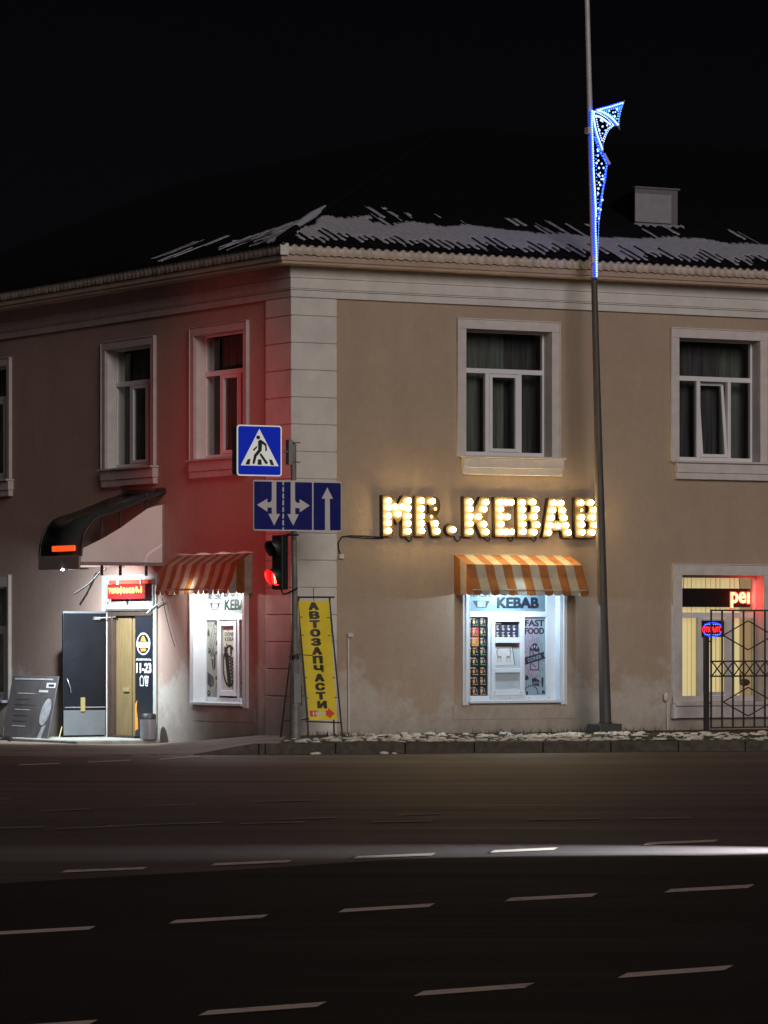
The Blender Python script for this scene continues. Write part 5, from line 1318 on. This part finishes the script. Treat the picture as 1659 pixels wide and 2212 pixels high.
q.flat([zx(*p) for p in ((585, 748), (636, 748), (636, 1110), (677, 1110), (612, 1240), (547, 1110), (585, 1110), (585, 1040), (536, 1040), (536, 1087), (420, 1012), (536, 938), (536, 982), (562, 980), (578, 968), (585, 945))], yy, SIGNWHITE)
q.flat([zx(*p) for p in ((797, 748), (846, 748), (846, 945), (853, 968), (868, 980), (898, 982), (898, 938), (1013, 1010), (898, 1087), (898, 1040), (848, 1040), (848, 1110), (888, 1110), (826, 1240), (758, 1110), (797, 1110))], yy, SIGNWHITE)
q.flat([zx(*p) for p in ((1186, 1286), (1243, 1286), (1240, 928), (1276, 928), (1212, 800), (1148, 928), (1185, 928))], yy, SIGNWHITE); q.build('white_arrows', ls, FS, recalc=False)
q = MB()
for s0, s1 in ((748, 785), (805, 860), (878, 938), (954, 1012), (1034, 1086), (1108, 1162), (1180, 1238), (1260, 1286)): q.flat([zx(705, s0), zx(722, s0), zx(722, s1), zx(705, s1)], yy, SIGNWHITE)
q.build('dashed_line', ls, FS, recalc=False)
q = MB()
for v in (.25, .75): q.box(-.25, .25, yl, yl + .03, zA + h_ * v - .02, zA + h_ * v + .02, STEEL); q.tube([(-.07, -.055, zA + h_ * v), (-.06, .055, zA + h_ * v), (.06, .055, zA + h_ * v), (.07, -.055, zA + h_ * v)], .010, STEEL, 6)
q.build('bracket', ls, FS)
# pedestrian signal
TY = 60.45; TXo = (606 - CX) / FPX * TY
FT = Fr((TXo, TY), (.70, -.71))
tz = lambda py: ZC + (HZ - py) / FPX * TY
ts = thing('pedestrian_signal', 'black two lamp pedestrian signal glowing red on the sign pole', 'traffic light', FT, 0, 0, tz(1275))
q = MB(); q.box(-.115, .115, -.08, .06, tz(1274), tz(1156), BLACK); q.build('signal_housing', ts, FT, bevel=.02)
lens = MB()
for pyc, lit in ((1247, True), (1186, False)):
    zc = tz(pyc); q = MB(); q.prism([(.105 * math.cos(a), zc + .125 * math.sin(a)) for a in [i * 6.283 / 24 for i in range(24)]], -.098, -.081, SIGNALRED if lit else BLACK); q.build('lens', ts, FT)
    v = MB(); n = 22; a0_ = R(-50); a1_ = R(230); vs = []
    for i in range(n + 1):
        a = a0_ + (a1_ - a0_) * i / n; Lv = .05 + .14 * (0.5 + .5 * math.sin(a)) ** .8; ca, sa = math.cos(a), math.sin(a)
        vs += [(.113 * ca, -.08, zc + .135 * sa), (.113 * ca, -.08 - Lv, zc + .135 * sa - .02 * (Lv / .19)), (.117 * ca, -.08, zc + .139 * sa), (.117 * ca, -.08 - Lv, zc + .139 * sa - .02 * (Lv / .19))]
    RV = mat('visor_lit_red', (0.75, 0.03, 0.03), .3, var=0) if lit else BLACK  # lens light on the visor's inside is put into its red colour
    fs = []
    v.add(vs, [(4 * i, 4 * i + 4, 4 * i + 5, 4 * i + 1) for i in range(n)], RV, True)
    v.add(vs, [(4 * i + 2, 4 * i + 3, 4 * i + 7, 4 * i + 6) for i in range(n)] + [(4 * i + 1, 4 * i + 5, 4 * i + 7, 4 * i + 3) for i in range(n)], BLACK, True)
    v.build('visor', ts, FT, recalc=False)
    if lit:
        q = MB()                                   # LED dots of the standing figure
        for j in range(15):
            for i in range(-2, 3):
                t = j / 14
                on = (t < .2 and abs(i) < 1) or (.2 <= t < .6 and abs(i) <= 2 and not (t > .5 and abs(i) == 2)) or (t >= .6 and abs(i) == 1)
                if on: q.box(i * .02 - .006, i * .02 + .006, -.106, -.0985, zc + .09 - t * .18 - .004, zc + .09 - t * .18 + .004, LEDHOT)
        q.build('led_figure', ts, FT)
        lamp('signal_glow', 'SPOT', FT, 0, -.13, zc, 22, (1.0, .02, .03), .08, aim=(0, -2, zc - .25), size=R(150), blend=.8, parent=ts)
q = MB(); q.tube([(.05, 0, tz(1158)), (.2, .02, tz(1155)), (.30, .1, tz(1156))], .02, IRON, 6); q.tube([(.02, 0, tz(1274)), (.06, 0, tz(1284)), (.16, .02, tz(1281)), (.28, .1, tz(1270))], .016, IRON, 6); q.build('bracket', ts, FT)
# the vehicle signal across the side street, beyond the left edge: its red beam falls on the side wall near the corner
VP = Vector((-8.9, 58.9)); VT = FL.w(-1.7, 0, 3.0); vd = (Vector((VT.x, VT.y)) - VP).normalized()
FB = Fr(VP, (-vd.y, vd.x))
rs = thing('vehicle_signal', 'red lit vehicle signal on its own pole across the side street', 'traffic light', FB, 0, 0, 0)
q = MB(); q.tube([(0, .16, -.1), (0, .16, 3.9)], .05, POLEG, 10); q.build('pole_tube', rs, FB)
q = MB(); q.box(-.16, .16, -.08, .1, 2.75, 3.75, BLACK); q.build('signal_housing', rs, FB, bevel=.015)
for k, zc in enumerate((3.58, 3.25, 2.92)):
    q = MB(); q.prism([(.10 * math.cos(a), zc + .10 * math.sin(a)) for a in [i * 6.283 / 24 for i in range(24)]], -.096, -.081, SIGNALRED if k == 0 else BLACK); q.build('lens', rs, FB)
    v = MB(); n = 16; vs = []
    for i in range(n + 1):
        a = R(-40 + 260 * i / n); vs += [(.115 * math.cos(a), -.08, zc + .115 * math.sin(a)), (.115 * math.cos(a), -.08 - .16 * (.5 + .5 * math.sin(a)), zc + .115 * math.sin(a))]
    v.add(vs, [(2 * i, 2 * i + 2, 2 * i + 3, 2 * i + 1) for i in range(n)], BLACK, True); v.build('visor', rs, FB, recalc=False)
dist = (Vector((VT.x, VT.y)) - VP).length
lamp('signal_beam', 'SPOT', FB, 0, -.30, 3.55, 980, (1.0, .085, .09), .10, aim=(0, -dist, 4.0), size=R(56), blend=1.0, parent=rs)

# ================================================================== yellow banner stand
FAo = ground(667, 1596, .15)
FA = Fr(FAo, (0.879, 0.477))
zg = .15
bt = thing('banner_stand', 'yellow АВТОЗАПЧАСТИ banner on a thin black metal stand at the corner', 'banner stand', FA, .4, .2, zg)
yT, yF = .38, 0.0
def AP(px, py, y): x, z = FA.at(px, py, y); return (x, y, z)
def ydep(py): return yF + (yT - yF) * (1596 - py) / (1596 - 1290)      # the front face leans back
def FP(px, py, dy=0.0): return AP(px, py, ydep(py) + dy)
for a, b in (((645, 1292), (667, 1597)), ((711.5, 1292), (740, 1592))):
    q = MB(); q.tube([FP(*a), FP(*b)], .014, IRON, 6); q.build('leg', bt, FA)
for a, b in (((644, 1290), (606, 1593)), ((712, 1290), (722, 1588))):
    q = MB(); A_ = AP(a[0], a[1], yT + .01); B_ = AP(b[0], b[1], yT + .46); q.tube([A_, (B_[0], B_[1], max(B_[2], .14))], .014, IRON, 6); q.build('leg', bt, FA)
q = MB(); q.tube([FP(643, 1290), FP(722, 1290)], .016, IRON, 6); q.build('top_bar', bt, FA)
q = MB(); q.tube([FP(660, 1558), FP(736, 1561)], .014, IRON, 6); q.tube([AP(610, 1557, yT + .42), AP(668, 1553, yT + .42)], .012, IRON, 6); q.tube([AP(640, 1557, yT + .3), AP(668, 1551, 0.06)], .012, IRON, 6); q.build('lower_bar', bt, FA)
q = MB(); q.tube([FP(677, 1270), FP(677.5, 1290), FP(678, 1299)], .006, IRON, 6); q.build('top_pin', bt, FA)
# banner cloth: a gently rippled sheet
NB, MBn = 10, 30
def bpt(u, v, off=0.0):
    xl, xr = 644.7 + (668 - 644.7) * v, 710.6 + (728.5 - 710.6) * v; yl_, yr_ = 1298.4 + (1556 - 1298.4) * v, 1298 + (1554.5 - 1298) * v
    px, py = xl + (xr - xl) * u, yl_ + (yr_ - yl_) * u
    rip = .010 * math.sin(v * 9 + u * 3) + .008 * math.sin(u * 7 + v * 2)
    return FP(px, py, -.02 + rip * math.sin(math.pi * u) - off)
q = MB(); vs = [bpt(i / NB, j / MBn) for j in range(MBn + 1) for i in range(NB + 1)]
q.add(vs, [(j * (NB + 1) + i, j * (NB + 1) + i + 1, (j + 1) * (NB + 1) + i + 1, (j + 1) * (NB + 1) + i) for j in range(MBn) for i in range(NB)], YELLOW, True)
q.build('banner_cloth', bt, FA)
lt = MB()
BWW = 1.0
def banner_text(body, u0, u1, v0, v1, m, bx, bz):
    t_ = MB(); t_.text(body, u0, u1, -v1, -v0, 0, m, 0)
    for k, (du, dv) in enumerate(((0, 0), (1, .6), (-1, .6), (1, -.6), (-1, -.6), (1, 0), (-1, 0), (.5, 1), (-.5, 1), (.5, -1), (-.5, -1))):
        lt.add([bpt(x + du * bx, -z + dv * bz, .006 + k * .0003) for x, y, z in t_.v], t_.f, m)
word = 'АВТОЗАПЧАСТИ'
ty = [372, 480, 588, 695, 805, 914, 1020, 1130, 1238, 1346, 1457, 1565]; txc = [738, 748, 754, 760, 768, 780, 790, 800, 810, 818, 828, 842]
for ch, y_, x_ in zip(word, ty, txc):
    v = (y_ - 310) / (1750 - 310); xl = 555 + (685 - 555) * v; xr = 925 + (1025 - 925) * v
    u = (x_ - xl) / (xr - xl); hw = .135
    banner_text(ch, u - hw, u + hw, v - .0285, v + .0285, BANINK, .036, .0042)
lt.build('lettering', bt, FA, recalc=False)
m = MB(); m.add([bpt(u, v, .005) for u, v in ((.04, .918), (.70, .922), (.70, .898), (.93, .947), (.72, .99), (.71, .972), (.05, .968))], [tuple(range(7))], REDP)
m.build('red_arrow', bt, FA, recalc=False)
lt = MB(); banner_text('10м', .16, .60, .930, .960, WHITEP, .010, .0015); lt.build('distance_lettering', bt, FA, recalc=False)
q = MB()
for px0, px1, py in ((648, 653, 1333), (706, 712, 1334), (651, 656, 1372), (708, 714, 1373), (658, 664, 1463), (718, 724, 1464), (662, 667, 1508), (722, 729, 1507)): q.tube([FP(px0, py, -.02), FP(px1, py, -.03)], .006, IRON, 5)
q.build('banner_ties', bt, FA)

# ================================================================== tall lamp post and its blue light decoration
yl = -.95
bxp = FR.x(1308, yl); zb = .17
def lpx(py): return 1268 + (1308 - 1268) * py / 1565.0
lpst = thing('lamp_post', 'tall tapering grey lamp post leaning slightly before the front wall', 'lamp post', FR, bxp, yl, zb)
pts = []; rs_ = []
for py, r_ in ((1567, 13.2), (1350, 11.5), (1060, 9.6), (850, 8.0), (600, 6.6)): pts.append((FR.x(lpx(py), yl), yl, FR.z(lpx(py), py, yl))); rs_.append(r_ / 131.5 )
q = MB(); q.tube(pts, rs_, DKSHAFT, 8); q.build('lower_shaft', lpst, FR)
p2 = [pts[-1]]; r2 = [rs_[-1] * .99]
for py, r_ in ((300, 6.2), (0, 5.6), (-180, 5.2)): p2.append((FR.x(lpx(py), yl), yl, FR.z(lpx(py), py, yl))); r2.append(r_ / 131.5)
q = MB(); q.tube(p2, r2, POLEUP, 10); q.build('upper_shaft', lpst, FR)
q = MB(); q.box(bxp - .23, bxp + .20, yl - .2, yl + .22, .05, FR.z(1308, 1563, yl), BOXGREY); q.build('base_block', lpst, FR, bevel=.02)
q = MB(); q.tube([(bxp, yl, FR.z(1308, 1567, yl)), (bxp, yl, FR.z(1308, 1560, yl))], .115, BLACK, 8); q.build('base_collar', lpst, FR)
# decoration
yd_ = yl - .12
dec = thing('light_decoration', 'blue and white LED street decoration with a winged top fixed to the lamp post', 'light decoration', FR, FR.x(1284, yd_), yd_, FR.z(1284, 600, yd_))
D2 = lambda x, y: (1152.2 + (x) * .3056, 181.9 + y * .3056)      # readings off the middle-scale view
D3 = lambda x, y: (1243.1 + x * .08406, 206.2 + y * .08406)        # off the close view of the top
D4 = lambda x, y: (1249.2 + x * .1315, 327.5 + y * .1315)          # off the close view of the middle
def q3(lst): return [D3(*p) for p in lst]
def q4(lst): return [D4(*p) for p in lst]
def bead_string(px_list, m, r, gap, name='led_beads', dy=0.0):
    r *= .62; gap *= .85
    P3 = [Vector((FR.x(px, yd_), yd_ + dy, FR.z(px, py, yd_))) for px, py in px_list]
    q = MB(); acc = 0.0
    for a, b in zip(P3[:-1], P3[1:]):
        d = (b - a).length; t = acc
        while t < d:
            q.ball(a.lerp(b, t / d), r, m, 6, 4); t += gap
        acc = t - d
    q.build(name, dec, FR)
def rail(px_list, name='decoration_rod'):
    q = MB(); q.tube([(FR.x(px, yd_), yd_ + .02, FR.z(px, py, yd_)) for px, py in px_list], .010, STEEL, 6); q.build(name, dec, FR)
main = q3([(430, 400), (425, 700), (440, 1000), (450, 1300), (465, 1700), (475, 2000)]) + q4([(262, 420), (275, 700), (285, 1000), (285, 1250), (298, 1600), (305, 2080)])
bead_string(main, LEDW, .024, .045)
bead_string(main, LEDB, .040, .05, dy=.03)  # bigger blue beads added behind as the glow round the white string
main2 = q4([(250, 280), (262, 480), (285, 780), (300, 1080)]); bead_string(main2, LEDW, .022, .045)
armtop = q3([(1215, 190), (900, 290), (700, 340), (570, 380)]); bead_string(armtop, LEDW, .022, .04); bead_string(armtop, LEDB, .044, .05, dy=.03)  # blue beads behind the arm are put in as its halo
arc1 = q3([(570, 380), (720, 430), (880, 530), (1000, 640), (1105, 770)]); bead_string(arc1, LEDW, .028, .035); bead_string(arc1, LEDB, .046, .05, dy=.03)  # blue row behind is an added halo
arc2 = q3([(520, 420), (650, 480), (800, 570), (920, 690), (960, 745)]); bead_string(arc2, LEDW, .020, .04)
arc3 = q3([(530, 520), (650, 560), (760, 640), (900, 750)]); bead_string(arc3, LEDW, .028, .035)
leaf = q3([(480, 420), (470, 560), (510, 800), (560, 1000), (630, 1200), (700, 1400)]); bead_string(leaf, LEDW, .026, .035); bead_string(leaf, LEDB, .044, .05, dy=.03)  # wide blue beads added behind for the leaf's halo
leaf2 = q3([(530, 560), (580, 800), (620, 960), (690, 1180), (760, 1000), (830, 850), (1000, 750)]); bead_string(leaf2, LEDW, .020, .045)
leaf3 = q3([(735, 1180), (790, 1000), (870, 870), (960, 790)]); bead_string(leaf3, LEDW, .014, .045)
bead_string(q3([(1210, 220), (1160, 420), (1110, 620), (1110, 780)]), LEDC, .018, .05)
bead_string(q3([(700, 350), (900, 500), (1090, 620), (1100, 380), (1150, 300), (1080, 310), (780, 380)]), LEDC, .022, .05)
bead_string(q3([(740, 370), (940, 320), (1170, 240), (1140, 420), (1120, 560)]), LEDB, .026, .05)
bead_string(q3([(490, 1080), (560, 1260), (620, 1440), (700, 1560), (800, 1750)]) + q4([(468, 230), (455, 320), (440, 460), (400, 640), (370, 800), (350, 900), (330, 1170)]), LEDB, .030, .055)
bead_string(q3([(500, 1100), (540, 1240), (620, 1460), (690, 1560), (790, 1800)]) + q4([(430, 300), (410, 450), (380, 680), (360, 830), (320, 1120)]), LEDC, .016, .075, dy=-.03)
bead_string(q4([(290, 60), (295, 300), (318, 700), (325, 900)]), LEDC, .014, .07)
bead_string(q4([(335, 1190), (330, 1400), (318, 1600), (318, 2060)]), LEDC, .012, .06)
q = MB(); rnd = random.Random(3)
sparks = q3([(550, 1390), (560, 1550), (680, 670), (680, 800), (600, 900), (750, 900), (680, 980), (1050, 360), (950, 440), (1010, 430), (990, 540), (850, 400), (640, 640), (800, 770), (560, 1430)])
sparks += q4([(315, 60), (320, 150), (290, 190), (375, 200), (330, 270), (405, 270), (350, 350), (320, 380), (390, 400), (340, 410), (365, 455), (395, 455), (330, 510), (350, 550), (320, 610), (315, 690), (385, 795), (360, 955), (320, 935), (330, 1100)])
for px, py in sparks: q.ball((FR.x(px, yd_), yd_ - .02, FR.z(px, py, yd_)), rnd.uniform(.012, .021), LEDW, 6, 4)
q.build('led_sparkles', dec, FR)
rail([D3(430, 390)] + armtop[::-1] + [D3(1280, 125)]); rail(q3([(1280, 125), (1160, 430), (1130, 700), (1155, 890), (1105, 790)])); rail(main); rail(q3([(1105, 770), (950, 790), (860, 890), (780, 1080), (720, 1250), (720, 1480), (850, 1790)]) + q4([(480, 220), (440, 460), (400, 800), (350, 1160), (320, 2080)]))
q = MB(); A_, B_ = D3(735, 1490), D3(880, 1765); q.tube([(FR.x(A_[0], yd_), yd_, FR.z(*A_, yd_)), (FR.x(B_[0], yd_), yd_, FR.z(*B_, yd_))], .022, SIGNWHITE, 6); q.build('driver_box', dec, FR)
for px, py in (D3(355, 890), D4(248, 1770)):
    q = MB(); x_, z_ = FR.x(px, yd_), FR.z(px, py, yd_); q.box(x_ - .03, x_ + .03, yd_ - .02, yd_ + .10, z_ - .05, z_ + .05, SIGNWHITE); q.build('clamp', dec, FR, bevel=.006)

# ================================================================== iron fence before the lit window
yfn = -.95
GX = lambda px: FR.x(px, yfn); GZ = lambda py, px=1580: FR.z(px, py, yfn)
fn = thing('iron_fence', 'black iron fence panel with diamond pattern before the lit shop window', 'fence', FR, GX(1560), yfn, .15)
q = MB(); q.box(GX(1521.5), GX(1530), yfn - .03, yfn + .03, .1, GZ(1375, 1526), IRON); q.build('post', fn, FR)
xbar = [GX(1394.7 + z * .2056) for z in (688, 803, 917, 1029, 1142, 1253)]
st = xbar[1] - xbar[0]
while len(xbar) < 20: xbar.append(xbar[-1] + st)
zt_, zr1, zr2, zbm = GZ(1318.5), GZ(1428.5), GZ(1460.5), GZ(1571.5)
for i, x in enumerate(xbar):
    q = MB(); q.box(x - .012, x + .012, yfn - .012, yfn + .012, zbm, zt_, IRON); q.build('bar', fn, FR)
for z in (zt_, zr1, zr2, zbm):
    q = MB(); q.box(xbar[0] - .014, xbar[-1] + .014, yfn - .016, yfn + .016, z - .013, z + .013, IRON); q.build('rail', fn, FR)
for z in (GZ(1385.5), GZ(1518)):
    q = MB(); q.box(GX(1528), xbar[0], yfn - .01, yfn + .01, z - .012, z + .012, IRON); q.build('post_bracket', fn, FR)
def rod(a, b): 
    q = MB(); q.tube([(a[0], yfn - .018, a[1]), (b[0], yfn - .018, b[1])], .011, IRON, 6); q.build('diagonal', fn, FR)
for i in range(len(xbar) - 1):
    rod((xbar[i], zr1), (xbar[i + 1], zr2)); rod((xbar[i], zr2), (xbar[i + 1], zr1))
zc = GZ(1372.5); zp0, zp1 = GZ(1341), GZ(1404)
for k in range(4):
    xc0 = xbar[1] + st * 4.6 * k + .01; xm = xc0 + st * 2.3; x1 = xc0 + st * 4.6
    if x1 > xbar[-1]: break
    for zz_, s in ((zp0, 1), (zp1, -1)): rod((xc0, zc), (xm, zz_)); rod((xm, zz_), (x1, zc))
    zc2 = GZ(1516); 
    for zz_ in (GZ(1485), GZ(1547)): rod((xc0, zc2), (xm, zz_)); rod((xm, zz_), (x1, zc2))

# LED board and the open sign inside the lit window
yb_ = RSW + .09
xa, xb = FR.x(1466, yb_), FR.x(1621, yb_); za, zb2 = FR.z(1545, 1311.5, yb_), FR.z(1545, 1271, yb_)
lb = thing('led_board', 'black LED board showing glowing red letters inside the lit shop window', 'LED sign', FR, xa, yb_, za)
q = MB(); q.box(xa, xb, yb_, yb_ + .05, za, zb2, PANELBLK); q.build('board_case', lb, FR)
q = MB(); q.text('pe', FR.x(1579, yb_), FR.x(1611, yb_), FR.z(1600, 1313, yb_) + .005, FR.z(1600, 1280, yb_), yb_ - .004, LEDHOT, .03); q.rect(FR.x(1613.5, yb_), FR.x(1619, yb_), FR.z(1616, 1303.5, yb_), FR.z(1616, 1280, yb_), yb_ - .004, LEDHOT)
q.build('lettering', lb, FR, recalc=False)
q = MB(); q.text('pe', FR.x(1578, yb_), FR.x(1612, yb_), FR.z(1600, 1314.5, yb_) + .005, FR.z(1600, 1278.5, yb_), yb_ - .002, LEDRED, .05); q.rect(FR.x(1612.5, yb_), FR.x(1620, yb_), FR.z(1616, 1305, yb_), FR.z(1616, 1278.5, yb_), yb_ - .002, LEDRED); q.build('lettering_halo', lb, FR, recalc=False)
lamp('led_glow', 'POINT', FR, FR.x(1606, yb_), yb_ - .10, (za + zb2) / 2, 9, (1, .02, .02), .12, parent=lb)
q = MB(); q.tube([(FR.x(1478, yb_), yb_ + .02, zb2), (FR.x(1479, yb_), yb_ + .02, zb2 + .24)], .006, CABLE, 6); q.tube([(FR.x(1600, yb_), yb_ + .02, zb2), (FR.x(1597, yb_), yb_ + .02, zb2 + .24)], .006, CABLE, 6); q.build('hanger', lb, FR)
yo = RSW - .05
xa, xb = FR.x(1518, yo), FR.x(1564, yo); za, zb2 = FR.z(1541, 1376, yo), FR.z(1541, 1341, yo)
os_ = thing('open_sign', 'small oval blue and red LED sign reading ОТКРЫТО behind the iron fence', 'LED sign', FR, xa, yo, za)
q = MB(); q.box(xa, xb, yo, yo + .02, za, zb2, PANELBLK); q.build('sign_case', os_, FR); q = MB(); q.box(xa, xb, yo - .004, yo + .02, zb2 + .002, zb2 + .022, SIGNWHITE); q.build('top_edge', os_, FR)
cx, cz = (xa + xb) / 2 - .02, (za + zb2) / 2 - .01; w_ = xb - xa; h_ = zb2 - za
q = MB(); q.text('ОТКРЫТО', xa - .005, xb - .05, cz - h_ * .17, cz + h_ * .17, yo - .004, LEDRED, .03); q.build('lettering', os_, FR, recalc=False)
q = MB()
for k in range(44):
    a = k * 6.283 / 44
    if abs(math.sin(a)) > .42: q.ball((cx + w_ * .46 * math.cos(a), yo - .006, cz + h_ * .42 * math.sin(a)), .011, LEDB, 6, 4)
q.build('oval_ring', os_, FR)
q = MB()
for s in (1, -1):
    for k in range(8): q.box(cx + (k - 3.5) * .042 - .010, cx + (k - 3.5) * .042 + .010, yo - .006, yo - .002, cz + s * h_ * .31 - .006, cz + s * h_ * .31 + .006, LEDC)
q.build('small_lettering', os_, FR)

# grass tufts at the foot of the wall
gr = MB()
for i in range(700):
    t = random.random(); x = random.choice((random.gauss(bxp, .45), random.gauss(bxp + .5, .5), random.uniform(1.5, 9.5), random.gauss(FR.x(1090), .7), random.gauss(.5, .15))); y = random.uniform(-1.2, -.05)
    if x < .2: continue
    h = random.uniform(.03, .13); a = random.random() * 6.28; w = .008; lx, ly = random.uniform(-.08, .08), random.uniform(-.06, .06)
    gr.add([(x - w * math.cos(a), y - w * math.sin(a), .13), (x + w * math.cos(a), y + w * math.sin(a), .13), (x + lx, y + ly, .15 + h)], [(0, 1, 2)], GRASS)
gr.build('dry_grass', None, FR, recalc=False, label='sparse dark grass tufts at the foot of the front wall', cat='grass', kind='stuff')

# headlamp beam of a car turning in from the right, low over the lanes
hx, hy = ground(1659, 1838)
lamp('headlamp_beam', 'SPOT', FW, hx + 1.7, hy + .22, .85, 4800, (.80, .93, 1.0), .06, aim=(hx - .55, hy + .08, .0), size=R(37), blend=1.0)
